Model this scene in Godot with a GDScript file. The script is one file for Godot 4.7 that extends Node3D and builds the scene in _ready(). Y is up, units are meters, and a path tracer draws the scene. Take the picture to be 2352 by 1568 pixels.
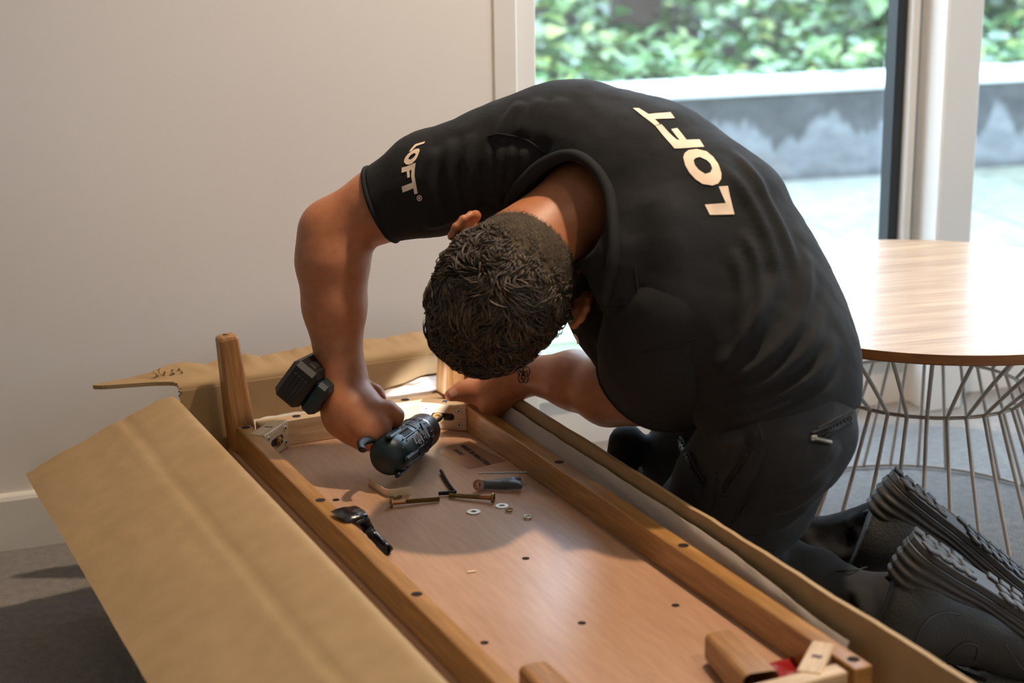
extends Node3D
# A man in black work clothes kneels on a carpet and drives a bolt into an upside-down low table that lies in its carton; a glazed wall behind him opens on a paved yard.

const PITCH := -15.8
const ROLL := -0.87
const EYE := Vector3(0, 1.06, 0)
const WALL_ANGLE := 19.5          # the glazed wall and the plaster wall run to the right and away
const WALL_FOOT := Vector3(-0.7795, 0, -2.5883)
const TABLE_AT := Vector3(-0.4061, 0, -2.3908)
const TABLE_ANGLE := -65.0

var M := {}
var taken := {}
var rng := RandomNumberGenerator.new()


func _ready() -> void:
	# camera
	var cam := Camera3D.new()
	cam.name = "camera"
	cam.transform = Transform3D(Basis(Vector3.RIGHT, deg_to_rad(PITCH)) * Basis(Vector3.BACK, deg_to_rad(ROLL)), EYE)
	var lens := CameraAttributesPhysical.new()
	lens.frustum_focal_length = 60.46
	lens.frustum_focus_distance = 2.38
	lens.exposure_aperture = 3.7
	lens.frustum_near = 0.05
	lens.frustum_far = 200.0
	cam.attributes = lens
	cam.fov = 22.457
	cam.current = true
	add_child(cam)
	# an overcast sky, seen through the glazing
	var env := Environment.new()
	env.background_mode = Environment.BG_SKY
	var sky := Sky.new()
	var air := ProceduralSkyMaterial.new()
	air.sky_top_color = Color(0.80, 0.90, 1.0)
	air.sky_horizon_color = Color(0.90, 0.95, 1.0)
	air.ground_bottom_color = Color(0.42, 0.45, 0.44)
	air.ground_horizon_color = Color(0.80, 0.86, 0.88)
	air.sun_angle_max = 0.0
	sky.sky_material = air
	env.sky = sky
	env.background_energy_multiplier = 9.8
	env.tonemap_mode = Environment.TONE_MAPPER_LINEAR
	env.tonemap_exposure = 1.0
	env.sdfgi_enabled = true
	env.ssao_enabled = true
	env.ssil_enabled = true
	var world := WorldEnvironment.new()
	world.name = "environment"
	world.environment = env
	add_child(world)
	# recessed warm lamps in the ceiling: place, energy
	for lamp in [[Vector3(0.42, 2.42, -2.30), 4.6, 0.05, "straight over the low table"], [Vector3(1.2, 2.42, -0.6), 2.6, 0.05, "to the right, on the round table's side"], [Vector3(0.1, 2.42, 0.35), 0.9, 0.05, "behind the camera"]]:
		downlight(lamp[0], lamp[1], lamp[2], lamp[3])
	rng.seed = 7
	materials()
	room()
	glazing()
	yard()
	carton()
	low_table()
	debris()
	round_table()
	drill()
	person()


func downlight(at: Vector3, energy: float, size: float, where: String) -> void:
	var t := thing("ceiling_downlight", "recessed warm downlight in the ceiling, " + where, "lamp", at, "ceiling downlights")
	var ring := Geo.new()
	ring.lathe([Vector2(0.036, 0.002), Vector2(0.037, -0.004), Vector2(0.05, -0.004), Vector2(0.052, 0.0), Vector2(0.052, 0.006)], 28)
	ring.to(self, "trim_ring", plain("lamp_trim", Color(0.9, 0.9, 0.88), 0.4), t)
	var face := Geo.new()
	face.lathe([Vector2(0, 0.0), Vector2(0.036, 0.0), Vector2(0.036, 0.006), Vector2(0, 0.006)], 28)
	var glow := plain("lamp_face", Color(1, 0.9, 0.75), 0.5)
	glow.emission_enabled = true
	glow.emission = Color(1.0, 0.82, 0.6)
	glow.emission_energy_multiplier = 3.0
	face.to(self, "lamp_face", glow, t)
	var l := SpotLight3D.new()
	l.name = "downlight_beam"
	l.light_color = Color(1.0, 0.895, 0.78)
	l.light_energy = energy
	l.light_size = size
	l.spot_angle = 62.0
	l.spot_angle_attenuation = 0.9
	l.spot_range = 8.0
	l.spot_attenuation = 2.0
	l.shadow_enabled = true
	l.position = at + Vector3(0, -0.012, 0)
	l.rotation.x = -PI / 2
	add_child(l)


# ---------- naming and grouping ----------

func numbered(called: String) -> String:
	var n: int = taken.get(called, 0)
	taken[called] = n + 1
	return called if n == 0 else "%s_%03d" % [called, n]


func thing(called: String, label: String, category: String, at := Vector3.ZERO, group := "") -> Node3D:
	var o := Node3D.new()
	o.name = numbered(called)
	o.position = at
	add_child(o, true)
	tag(o, label, category, group)
	return o


func tag(o: Node, label: String, category := "", group := "") -> void:
	o.set_meta("label", label)
	if category:
		o.set_meta("category", category)
	if group:
		o.set_meta("group", group)


func structure(called: String, label := "") -> Node3D:
	var o := Node3D.new()
	o.name = numbered(called)
	o.set_meta("kind", "structure")
	if label:
		o.set_meta("label", label)
	add_child(o, true)
	return o


func wall_frame() -> Transform3D:
	return Transform3D(Basis(Vector3.UP, deg_to_rad(WALL_ANGLE)), WALL_FOOT)   # x along the wall to the right, z into the room


func table_frame() -> Transform3D:
	return Transform3D(Basis(Vector3(0.9063, 0, -0.4226), Vector3.UP, Vector3(0.4226, 0, 0.9063)), TABLE_AT)   # x across the low table, z along it towards the camera


# ---------- meshes ----------

class Geo:
	var v := PackedVector3Array()
	var u := PackedVector2Array()
	var c := PackedColorArray()
	var idx := PackedInt32Array()
	var nrm := PackedVector3Array()
	var smooth := false

	func tri(a: Vector3, b: Vector3, d: Vector3) -> void:
		var n := v.size()
		v.append_array([a, b, d])
		idx.append_array([n, n + 1, n + 2])

	func quad(a: Vector3, b: Vector3, d: Vector3, e: Vector3) -> void:
		var n := v.size()
		v.append_array([a, b, d, e])
		idx.append_array([n, n + 1, n + 2, n, n + 2, n + 3])

	func face(points: Array, away: Vector3) -> void:      # a convex flat face turned away from a point inside
		var p: Array = points
		var nn: Vector3 = (p[1] - p[0]).cross(p[2] - p[0])
		if nn.dot(p[0] - away) > 0:
			p = points.duplicate()
			p.reverse()
		for i in range(1, p.size() - 1):
			tri(p[0], p[i], p[i + 1])

	func box(x: Transform3D, size: Vector3, bevel := 0.002) -> void:
		var h := size / 2
		var b: float = minf(bevel, 0.45 * minf(size.x, minf(size.y, size.z)))
		var mid := x.origin
		var corner := {}
		for sx in [-1, 1]:
			for sy in [-1, 1]:
				for sz in [-1, 1]:
					var s := Vector3(sx, sy, sz)
					for k in 3:
						var q := s * (h - Vector3(b, b, b))
						q[k] = s[k] * h[k]
						corner[[sx, sy, sz, k]] = x * q
					if b > 0:
						face([corner[[sx, sy, sz, 0]], corner[[sx, sy, sz, 1]], corner[[sx, sy, sz, 2]]], mid)
		for k in 3:
			var a := (k + 1) % 3
			var d := (k + 2) % 3
			for s in [-1, 1]:
				var ring := []
				for w in [[-1, -1], [1, -1], [1, 1], [-1, 1]]:
					var key := [0, 0, 0, k]
					key[k] = s
					key[a] = w[0]
					key[d] = w[1]
					ring.append(corner[key])
				face(ring, mid)
			if b > 0:
				for sa in [-1, 1]:
					for sd in [-1, 1]:
						var q0 := [0, 0, 0, a]
						q0[k] = -1
						q0[a] = sa
						q0[d] = sd
						var q1 := q0.duplicate()
						q1[k] = 1
						var q2 := q1.duplicate()
						q2[3] = d
						var q3 := q0.duplicate()
						q3[3] = d
						face([corner[q0], corner[q1], corner[q2], corner[q3]], mid)

	func tube(path: Array, radii, sides := 10, caps := true, flat := Vector2.ONE, turn := 0.0) -> void:
		smooth = true
		var n := path.size()
		var base := v.size()
		var t0: Vector3 = (path[1] - path[0]).normalized()
		var up := Vector3.UP if absf(t0.y) < 0.9 else Vector3.RIGHT
		var e1 := t0.cross(up).normalized()
		for i in n:
			var t: Vector3 = (path[mini(i + 1, n - 1)] - path[maxi(i - 1, 0)]).normalized()
			e1 = (e1 - t * e1.dot(t)).normalized()
			var e2 := t.cross(e1)
			var r: float = radii[i] if radii is Array else radii
			for k in sides:
				var w := TAU * k / sides + turn
				v.append(path[i] + e1 * (cos(w) * r * flat.x) + e2 * (sin(w) * r * flat.y))
		for i in n - 1:
			for k in sides:
				var a := base + i * sides + k
				var b := base + i * sides + (k + 1) % sides
				idx.append_array([a, a + sides, b, b, a + sides, b + sides])
		if caps:
			for end in [0, n - 1]:
				var mid := v.size()
				v.append(path[end])
				for k in sides:
					v.append(v[base + end * sides + k])
				for k in sides:
					var a: int = mid + 1 + k
					var b: int = mid + 1 + (k + 1) % sides
					idx.append_array([mid, a, b] if end == 0 else [mid, b, a])

	func lathe(profile: Array, sides := 24, x := Transform3D.IDENTITY, closed := false) -> void:   # Vector2(radius, height) round the y axis; sharp corners stay sharp
		smooth = true
		var n := profile.size()
		var segs := n if closed else n - 1
		var end := -1
		var before := Vector2.ZERO
		for i in segs:
			var p: Vector2 = profile[i]
			var q: Vector2 = profile[(i + 1) % n]
			var dir := (q - p).normalized()
			var start := end
			if end < 0 or before.dot(dir) < 0.8:
				start = v.size()
				for k in sides:
					v.append(x * Vector3(cos(TAU * k / sides) * p.x, p.y, sin(TAU * k / sides) * p.x))
			end = v.size()
			for k in sides:
				v.append(x * Vector3(cos(TAU * k / sides) * q.x, q.y, sin(TAU * k / sides) * q.x))
			for k in sides:
				var a := start + k
				var b := start + (k + 1) % sides
				var a2 := end + k
				var b2 := end + (k + 1) % sides
				idx.append_array([a, b, a2, b, b2, a2])
			before = dir

	func grid(nu: int, nv: int, fn: Callable, uv_scale := Vector2.ONE) -> void:
		smooth = true
		var base := v.size()
		for i in nu + 1:
			for j in nv + 1:
				v.append(fn.call(float(i) / nu, float(j) / nv))
				u.append(Vector2(float(i) / nu, float(j) / nv) * uv_scale)
		for i in nu:
			for j in nv:
				var a := base + i * (nv + 1) + j
				idx.append_array([a, a + nv + 1, a + 1, a + 1, a + nv + 1, a + nv + 2])

	func sheet(nu: int, nv: int, thick: float, fn: Callable) -> void:    # a thick bent sheet: both faces and the rim
		smooth = true
		var w := nv + 1
		var p := []
		for i in nu + 1:
			for j in w:
				p.append(fn.call(float(i) / nu, float(j) / nv))
		var base := v.size()
		for side in [0.5, -0.5]:
			for i in nu + 1:
				for j in w:
					var du: Vector3 = p[mini(i + 1, nu) * w + j] - p[maxi(i - 1, 0) * w + j]
					var dv: Vector3 = p[i * w + mini(j + 1, nv)] - p[i * w + maxi(j - 1, 0)]
					v.append(p[i * w + j] + du.cross(dv).normalized() * thick * side)
		var off := (nu + 1) * w
		for i in nu:
			for j in nv:
				var a := base + i * w + j
				idx.append_array([a, a + 1, a + w, a + 1, a + w + 1, a + w])
				a += off
				idx.append_array([a, a + w, a + 1, a + 1, a + w, a + w + 1])
		var rim := []
		for j in nv:
			rim.append([j, j + 1])
		for i in nu:
			rim.append([i * w + nv, (i + 1) * w + nv])
		for j in range(nv, 0, -1):
			rim.append([nu * w + j, nu * w + j - 1])
		for i in range(nu, 0, -1):
			rim.append([i * w, (i - 1) * w])
		for e in rim:
			quad(v[base + e[0]], v[base + off + e[0]], v[base + off + e[1]], v[base + e[1]])

	func prism(outline: PackedVector2Array, x: Transform3D, height: float, bevel := 0.0) -> void:   # outline in x and z, extruded along y
		var o := outline
		if Geometry2D.is_polygon_clockwise(o):
			o = o.duplicate()
			o.reverse()
		var rings := [[0.0, o]]
		if bevel > 0:
			var small := shrunk(o, bevel)
			rings = [[0.0, small], [bevel, o], [height - bevel, o], [height, small]]
		else:
			rings.append([height, o])
		var n := o.size()
		for r in rings.size() - 1:
			for k in n:
				var m := (k + 1) % n
				var lo: PackedVector2Array = rings[r][1]
				var hi: PackedVector2Array = rings[r + 1][1]
				quad(x * Vector3(lo[k].x, rings[r][0], lo[k].y), x * Vector3(lo[m].x, rings[r][0], lo[m].y), x * Vector3(hi[m].x, rings[r + 1][0], hi[m].y), x * Vector3(hi[k].x, rings[r + 1][0], hi[k].y))
		var t := Geometry2D.triangulate_polygon(o)
		for e in [0, rings.size() - 1]:
			var q: PackedVector2Array = rings[e][1]
			var y: float = rings[e][0]
			for i in range(0, t.size(), 3):
				var a := x * Vector3(q[t[i]].x, y, q[t[i]].y)
				var b := x * Vector3(q[t[i + 1]].x, y, q[t[i + 1]].y)
				var d := x * Vector3(q[t[i + 2]].x, y, q[t[i + 2]].y)
				if e == 0:
					tri(a, d, b)
				else:
					tri(a, b, d)

	func shrunk(o: PackedVector2Array, by: float) -> PackedVector2Array:
		var r := PackedVector2Array()
		var n := o.size()
		for k in n:
			var a := (o[k] - o[(k + n - 1) % n]).normalized()
			var b := (o[(k + 1) % n] - o[k]).normalized()
			var m := (Vector2(-a.y, a.x) + Vector2(-b.y, b.x))
			r.append(o[k] + m.normalized() * by / maxf(0.5, m.length() / 2))
		return r

	func moved(x: Transform3D) -> void:
		for i in v.size():
			v[i] = x * v[i]

	func mesh() -> ArrayMesh:
		var normals := nrm.duplicate()
		if normals.is_empty():
			normals.resize(v.size())
			var sum := {}
			for i in range(0, idx.size(), 3):
				var n := (v[idx[i + 2]] - v[idx[i]]).cross(v[idx[i + 1]] - v[idx[i]])
				for k in 3:
					normals[idx[i + k]] += n
			for i in normals.size():
				normals[i] = normals[i].normalized() if normals[i].length_squared() > 0 else Vector3.UP
		var a := []
		a.resize(Mesh.ARRAY_MAX)
		a[Mesh.ARRAY_VERTEX] = v
		a[Mesh.ARRAY_NORMAL] = normals
		a[Mesh.ARRAY_INDEX] = idx
		if u.size() == v.size():
			a[Mesh.ARRAY_TEX_UV] = u
		if c.size() == v.size():
			a[Mesh.ARRAY_COLOR] = c
		var m := ArrayMesh.new()
		m.add_surface_from_arrays(Mesh.PRIMITIVE_TRIANGLES, a)
		return m

	func to(_root: Node3D, called: String, material: Material, parent: Node3D, x := Transform3D.IDENTITY) -> MeshInstance3D:
		var o := MeshInstance3D.new()
		o.name = called
		o.mesh = mesh()
		o.material_override = null
		o.mesh.surface_set_material(0, material)
		o.transform = x
		parent.add_child(o, true)
		return o


func beam(parent: Node3D, called: String, material: Material, from: Vector3, to: Vector3, wide: float, high: float, bevel := 0.0015, up := Vector3.UP) -> MeshInstance3D:
	# a squared length whose own x axis runs along it, so that the grain does too
	var x := (to - from).normalized()
	var z := x.cross(up).normalized()
	var g := Geo.new()
	g.box(Transform3D.IDENTITY, Vector3(from.distance_to(to), high, wide), bevel)
	return g.to(self, called, material, parent, Transform3D(Basis(x, z.cross(x), z), (from + to) / 2))


func ellipse(rx: float, ry: float, n := 24, at := Vector2.ZERO) -> PackedVector2Array:
	var p := PackedVector2Array()
	for k in n:
		p.append(at + Vector2(cos(TAU * k / n) * rx, sin(TAU * k / n) * ry))
	return p


func curve(points: Array, steps := 8) -> Array:      # Catmull-Rom through the points
	var out := []
	var n := points.size()
	for i in n - 1:
		for k in steps:
			var t := float(k) / steps
			out.append(points[i].cubic_interpolate(points[i + 1], points[maxi(i - 1, 0)], points[mini(i + 2, n - 1)], t))
	out.append(points[n - 1])
	return out


# ---------- materials ----------

func plain(called: String, color: Color, rough: float, metal := 0.0) -> StandardMaterial3D:
	if M.has(called):
		return M[called]
	var m := StandardMaterial3D.new()
	m.resource_name = called
	m.albedo_color = color
	m.roughness = rough
	m.metallic = metal
	M[called] = m
	return m


func noise_image(seed_: int, freq: float, w: int, h: int, octaves := 3, kind := FastNoiseLite.TYPE_SIMPLEX_SMOOTH) -> Image:
	var n := FastNoiseLite.new()
	n.seed = seed_
	n.frequency = freq
	n.noise_type = kind
	n.fractal_octaves = octaves
	var im := n.get_seamless_image(w, h)
	im.convert(Image.FORMAT_L8)
	return im


func tex(im: Image) -> ImageTexture:
	return ImageTexture.create_from_image(im)


func ramp(im: Image, dark: Color, light: Color, bend := 1.0) -> Image:
	# a grey picture turned into a range between two colours
	var w := im.get_width()
	var h := im.get_height()
	var src := im.get_data()
	var dst := PackedByteArray()
	dst.resize(w * h * 3)
	var table := []
	for i in 256:
		var k := dark.lerp(light, pow(i / 255.0, bend))
		table.append([int(k.r * 255), int(k.g * 255), int(k.b * 255)])
	for i in w * h:
		var t: Array = table[src[i]]
		dst[i * 3] = t[0]
		dst[i * 3 + 1] = t[1]
		dst[i * 3 + 2] = t[2]
	return Image.create_from_data(w, h, false, Image.FORMAT_RGB8, dst)


func mixed(a: Image, b: Image, share: float) -> Image:
	var x := a.get_data()
	var y := b.get_data()
	for i in x.size():
		x[i] = int(x[i] * (1.0 - share) + y[i] * share)
	return Image.create_from_data(a.get_width(), a.get_height(), false, Image.FORMAT_L8, x)


func grain(seed_: int, stretch: int, fine: int, share := 0.5) -> Image:     # streaks along u
	var broad := noise_image(seed_, 0.02, 512 / stretch, 512, 3)
	broad.resize(512, 512, Image.INTERPOLATE_CUBIC)
	var thin := noise_image(seed_ + 1, 0.09, 512 / fine, 512, 3)
	thin.resize(512, 512, Image.INTERPOLATE_CUBIC)
	return mixed(broad, thin, share)


func tri(m: StandardMaterial3D, scale: float, world := false) -> StandardMaterial3D:
	m.uv1_triplanar = true
	m.uv1_world_triplanar = world
	m.uv1_scale = Vector3.ONE * scale
	m.uv1_triplanar_sharpness = 8.0
	return m


func wood(called: String, seed_: int, dark: Color, light: Color, rough: float, scale := 3.0, stretch := 16, fine := 16, share := 0.5) -> StandardMaterial3D:
	var m := plain(called, Color.WHITE, rough)
	m.albedo_texture = tex(ramp(grain(seed_, stretch, fine, share), dark, light))
	return tri(m, scale)


func materials() -> void:
	wood("oak", 11, Color(0.52, 0.36, 0.19), Color(0.78, 0.59, 0.36), 0.3, 4.0)
	wood("oak_pale", 21, Color(0.66, 0.54, 0.40), Color(0.86, 0.75, 0.60), 0.5, 5.0)
	wood("oak_leg", 31, Color(0.46, 0.31, 0.16), Color(0.72, 0.53, 0.32), 0.4, 5.0)
	wood("ply", 41, Color(0.66, 0.505, 0.40), Color(0.75, 0.60, 0.49), 0.29, 2.2, 8, 8, 0.6)
	wood("ash_top", 51, Color(0.53, 0.42, 0.32), Color(0.74, 0.63, 0.515), 0.40, 1.7, 16, 16, 0.55)
	wood("edge_band", 61, Color(0.40, 0.23, 0.09), Color(0.58, 0.36, 0.16), 0.5, 4.0)
	M.ash_top.clearcoat_enabled = true
	M.ash_top.clearcoat = 0.12
	M.ash_top.clearcoat_roughness = 0.14
	M.ash_top.metallic_specular = 0.4
	var board := plain("cardboard", Color.WHITE, 0.85)
	board.albedo_texture = tex(ramp(mixed(noise_image(71, 0.012, 512, 512, 4), noise_image(72, 0.35, 512, 512, 2), 0.5), Color(0.60, 0.49, 0.345), Color(0.69, 0.575, 0.415)))
	tri(board, 3.0)
	var core := plain("cardboard_core", Color(0.40, 0.31, 0.19), 0.95)
	core.roughness = 0.95
	var paint := plain("wall_paint", Color(0.90, 0.87, 0.84), 0.75)
	paint.heightmap_enabled = false
	plain("trim_paint", Color(0.88, 0.86, 0.83), 0.4)
	plain("frame_paint", Color(0.86, 0.85, 0.83), 0.35)
	plain("frame_dark", Color(0.10, 0.12, 0.14), 0.4)
	plain("ceiling_paint", Color(0.92, 0.91, 0.89), 0.9)
	var pile := plain("carpet", Color.WHITE, 1.0)
	var tuft := mixed(noise_image(81, 0.25, 512, 512, 3), noise_image(82, 0.02, 512, 512, 3), 0.3)
	pile.albedo_texture = tex(ramp(tuft, Color(0.48, 0.455, 0.43), Color(0.72, 0.695, 0.67)))
	pile.heightmap_enabled = true
	pile.heightmap_texture = tex(noise_image(83, 0.3, 512, 512, 2))
	pile.heightmap_scale = 0.5
	pile.rim_enabled = true
	pile.rim = 0.25
	tri(pile, 4.0, true)
	var glass := plain("pane", Color(0.9, 0.95, 0.95, 0.03), 0.02)
	glass.transparency = BaseMaterial3D.TRANSPARENCY_ALPHA
	var knit := plain("shirt_knit", Color(0.0135, 0.0138, 0.0142).linear_to_srgb(), 0.85)
	knit.metallic_specular = 0.35
	knit.rim_enabled = true
	knit.rim = 0.06
	knit.heightmap_enabled = true
	knit.heightmap_texture = tex(noise_image(91, 0.3, 256, 256, 2))
	knit.heightmap_scale = 0.05
	tri(knit, 16.0)
	var twill := plain("trouser_twill", Color(0.020, 0.0205, 0.022).linear_to_srgb(), 0.85)
	twill.metallic_specular = 0.35
	twill.rim_enabled = true
	twill.rim = 0.05
	twill.heightmap_enabled = true
	twill.heightmap_texture = tex(noise_image(92, 0.2, 256, 256, 3))
	twill.heightmap_scale = 0.03
	tri(twill, 9.0)
	plain("seam_thread", Color(0.09, 0.085, 0.075), 0.8)
	plain("zip_teeth", Color(0.14, 0.135, 0.13), 0.35, 0.3)
	plain("print_ink", Color(0.92, 0.82, 0.72), 0.7)
	var skin := plain("skin", Color.WHITE, 0.48)
	skin.albedo_texture = tex(ramp(mixed(noise_image(93, 0.03, 256, 256, 3), noise_image(94, 0.3, 256, 256, 2), 0.4), Color(0.63, 0.385, 0.25), Color(0.73, 0.48, 0.335)))
	skin.subsurf_scatter_enabled = true
	skin.subsurf_scatter_strength = 0.12
	tri(skin, 6.0)
	plain("nail", Color(0.74, 0.54, 0.46), 0.35)
	plain("tattoo_ink", Color(0.08, 0.10, 0.13), 0.6)
	plain("tattoo_green", Color(0.36, 0.34, 0.24), 0.6)
	var hair := plain("hair", Color.WHITE, 0.5)
	hair.vertex_color_use_as_albedo = true
	hair.albedo_texture = tex(ramp(noise_image(96, 0.35, 256, 256, 2), Color(0.55, 0.55, 0.55), Color(1, 1, 1)))
	tri(hair, 14.0)
	var crop := hair.duplicate()
	crop.roughness = 0.95
	crop.metallic_specular = 0.2
	M["hair_cropped"] = crop
	var leather := plain("boot_leather", Color(0.0135, 0.0133, 0.013).linear_to_srgb(), 0.5)
	leather.heightmap_enabled = true
	leather.heightmap_texture = tex(noise_image(95, 0.08, 256, 256, 4))
	leather.heightmap_scale = 0.03
	tri(leather, 9.0)
	plain("boot_rubber", Color(0.023, 0.0215, 0.020).linear_to_srgb(), 0.55)
	plain("boot_collar", Color(0.13, 0.15, 0.16), 0.7)
	plain("lace", Color(0.03, 0.03, 0.03), 0.8)
	plain("tool_green", Color(0.03, 0.13, 0.15), 0.42)
	plain("tool_black", Color(0.045, 0.047, 0.05), 0.5)
	plain("tool_grey", Color(0.13, 0.13, 0.14), 0.4)
	plain("steel", Color(0.62, 0.60, 0.56), 0.3, 1.0)
	plain("steel_dark", Color(0.10, 0.10, 0.11), 0.4, 0.8)
	plain("brass", Color(0.56, 0.47, 0.29), 0.34, 1.0)
	plain("zinc", Color(0.80, 0.79, 0.74), 0.4, 0.7)
	plain("copper", Color(0.64, 0.44, 0.31), 0.4, 0.8)
	plain("hole_dark", Color(0.10, 0.05, 0.025), 0.9)
	plain("ink_blue", Color(0.12, 0.15, 0.30), 0.8)
	plain("ink_black", Color(0.09, 0.07, 0.06), 0.8)
	plain("wire_paint", Color(0.70, 0.64, 0.58), 0.4)
	plain("white_strip", Color(0.86, 0.79, 0.68), 0.7)
	plain("red_plastic", Color(0.55, 0.06, 0.06), 0.4)
	var foam := plain("packing_foam", Color(0.80, 0.76, 0.72), 0.7)
	foam.backlight_enabled = true
	foam.backlight = Color(0.25, 0.25, 0.25)
	var tape := plain("clear_tape", Color(0.55, 0.36, 0.20, 0.2), 0.22)
	tape.transparency = BaseMaterial3D.TRANSPARENCY_ALPHA
	var film := plain("clear_film", Color(0.9, 0.93, 0.96, 0.035), 0.12)
	film.transparency = BaseMaterial3D.TRANSPARENCY_ALPHA
	film.metallic_specular = 0.22
	plain("black_film", Color(0.04, 0.045, 0.07), 0.22)


# ---------- the room ----------

func slab(parent: Node3D, called: String, material: Material, lo: Vector3, hi: Vector3, bevel := 0.0) -> MeshInstance3D:
	var g := Geo.new()
	g.box(Transform3D.IDENTITY, hi - lo, bevel)
	return g.to(self, called, material, parent, Transform3D(Basis.IDENTITY, (lo + hi) / 2))


func built(called: String, material: Material, lo: Vector3, hi: Vector3, bevel := 0.0, label := "") -> MeshInstance3D:
	var o := slab(self, called, material, lo, hi, bevel)
	o.transform = wall_frame() * o.transform
	o.set_meta("kind", "structure")
	if label:
		o.set_meta("label", label)
	return o


func room() -> void:
	built("floor", M.carpet, Vector3(-3.2, -0.1, -0.17), Vector3(4.7, 0, 4.7), 0.0, "grey short-pile carpet floor")
	built("ceiling", M.ceiling_paint, Vector3(-3.2, 2.425, -0.2), Vector3(4.7, 2.55, 4.7))
	built("wall_back", M.wall_paint, Vector3(-3.2, 0, -0.2), Vector3(0.804, 2.43, 0), 0.0, "plain off-white plaster wall left of the window")
	built("wall_lintel", M.wall_paint, Vector3(0.804, 2.2, -0.2), Vector3(4.4, 2.43, 0))
	built("wall_corner", M.wall_paint, Vector3(4.4, 0, -0.2), Vector3(4.7, 2.43, 0))
	built("wall_left", M.wall_paint, Vector3(-3.2, 0, 0), Vector3(-3.0, 2.43, 4.7))
	built("wall_right", M.wall_paint, Vector3(4.5, 0, -0.2), Vector3(4.7, 0.75, 4.7), 0.0, "side wall below the side window, out of the picture on the right")
	built("wall_right_end", M.wall_paint, Vector3(4.5, 0.75, -0.2), Vector3(4.7, 2.2, 1.2))
	built("wall_right_front", M.wall_paint, Vector3(4.5, 0.75, 3.6), Vector3(4.7, 2.2, 4.7))
	built("wall_right_lintel", M.wall_paint, Vector3(4.5, 2.2, -0.2), Vector3(4.7, 2.43, 4.7))
	var w2 := structure("window_2", "side window out of the picture on the right")
	w2.transform = wall_frame()
	slab(w2, "window_frame", M.frame_paint, Vector3(4.55, 0.75, 1.2), Vector3(4.62, 0.80, 3.6), 0.002)
	slab(w2, "window_frame", M.frame_paint, Vector3(4.55, 2.15, 1.2), Vector3(4.62, 2.20, 3.6), 0.002)
	for z in [1.2, 2.38, 3.55]:
		slab(w2, "window_frame", M.frame_paint, Vector3(4.55, 0.80, z), Vector3(4.62, 2.15, z + 0.05), 0.002)
	slab(w2, "pane", M.pane, Vector3(4.58, 0.80, 1.25), Vector3(4.586, 2.15, 2.38))
	slab(w2, "pane", M.pane, Vector3(4.58, 0.80, 2.43), Vector3(4.586, 2.15, 3.55))
	built("wall_front", M.wall_paint, Vector3(-3.0, 0, 4.5), Vector3(4.5, 2.43, 4.7))
	var g := Geo.new()
	var prof := PackedVector2Array([Vector2(0, 0), Vector2(0.014, 0), Vector2(0.014, 0.083), Vector2(0.011, 0.089), Vector2(0.006, 0.092), Vector2(0, 0.092)])
	g.prism(prof, Transform3D(Basis(Vector3.BACK, Vector3.RIGHT, Vector3.UP), Vector3(-3.0, 0, 0)), 3.8)
	var b := g.to(self, "baseboard_back", M.trim_paint, self, wall_frame())
	b.set_meta("kind", "structure")
	b.set_meta("label", "white painted baseboard along the plaster wall")


func glazing() -> void:
	var w := structure("window_1", "full-height glazing with white frames looking onto a paved yard")
	w.transform = wall_frame()
	slab(w, "jamb_lining", M.trim_paint, Vector3(0.80, 0, -0.19), Vector3(0.843, 2.21, 0.004), 0.003)
	slab(w, "window_frame", M.frame_paint, Vector3(0.843, 0.0, -0.17), Vector3(0.905, 2.2, -0.075), 0.003)
	slab(w, "window_frame", M.frame_paint, Vector3(1.667, 0.1, -0.165), Vector3(1.684, 2.15, -0.105), 0.002)
	slab(w, "gasket", M.frame_dark, Vector3(1.645, 0.1, -0.16), Vector3(1.667, 2.15, -0.122), 0.002)
	slab(w, "gasket", M.frame_dark, Vector3(1.684, 0.1, -0.165), Vector3(1.690, 2.15, -0.13), 0.0)
	slab(w, "gasket", M.frame_dark, Vector3(0.905, 0.108, -0.15), Vector3(1.645, 0.118, -0.125), 0.0)
	slab(w, "bottom_rail", M.frame_paint, Vector3(0.905, 0.09, -0.17), Vector3(1.69, 0.108, -0.11), 0.002)
	slab(w, "head_rail", M.frame_paint, Vector3(0.905, 2.15, -0.17), Vector3(4.4, 2.2, -0.08), 0.002)
	slab(w, "pane", M.pane, Vector3(0.905, 0.108, -0.168), Vector3(1.645, 2.15, -0.162))
	slab(w, "upstand", M.trim_paint, Vector3(0.804, -0.002, -0.2), Vector3(4.4, 0.09, -0.12), 0.002)
	for k in 3:
		var s := 1.70 + 1.0 * k
		slab(w, "post", M.frame_paint, Vector3(s, -0.002, -0.18), Vector3(s + 0.078, 2.2, -0.04), 0.004)
		slab(w, "bottom_rail", M.frame_paint, Vector3(s + 0.078, 0.09, -0.17), Vector3(s + 1.0, 0.108, -0.11), 0.002)
		slab(w, "gasket", M.frame_dark, Vector3(s + 0.078, 0.108, -0.15), Vector3(s + 1.0, 0.118, -0.125))
		slab(w, "pane", M.pane, Vector3(s + 0.078, 0.108, -0.168), Vector3(minf(s + 1.0, 4.4), 2.15, -0.162))


# ---------- the yard outside ----------

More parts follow.
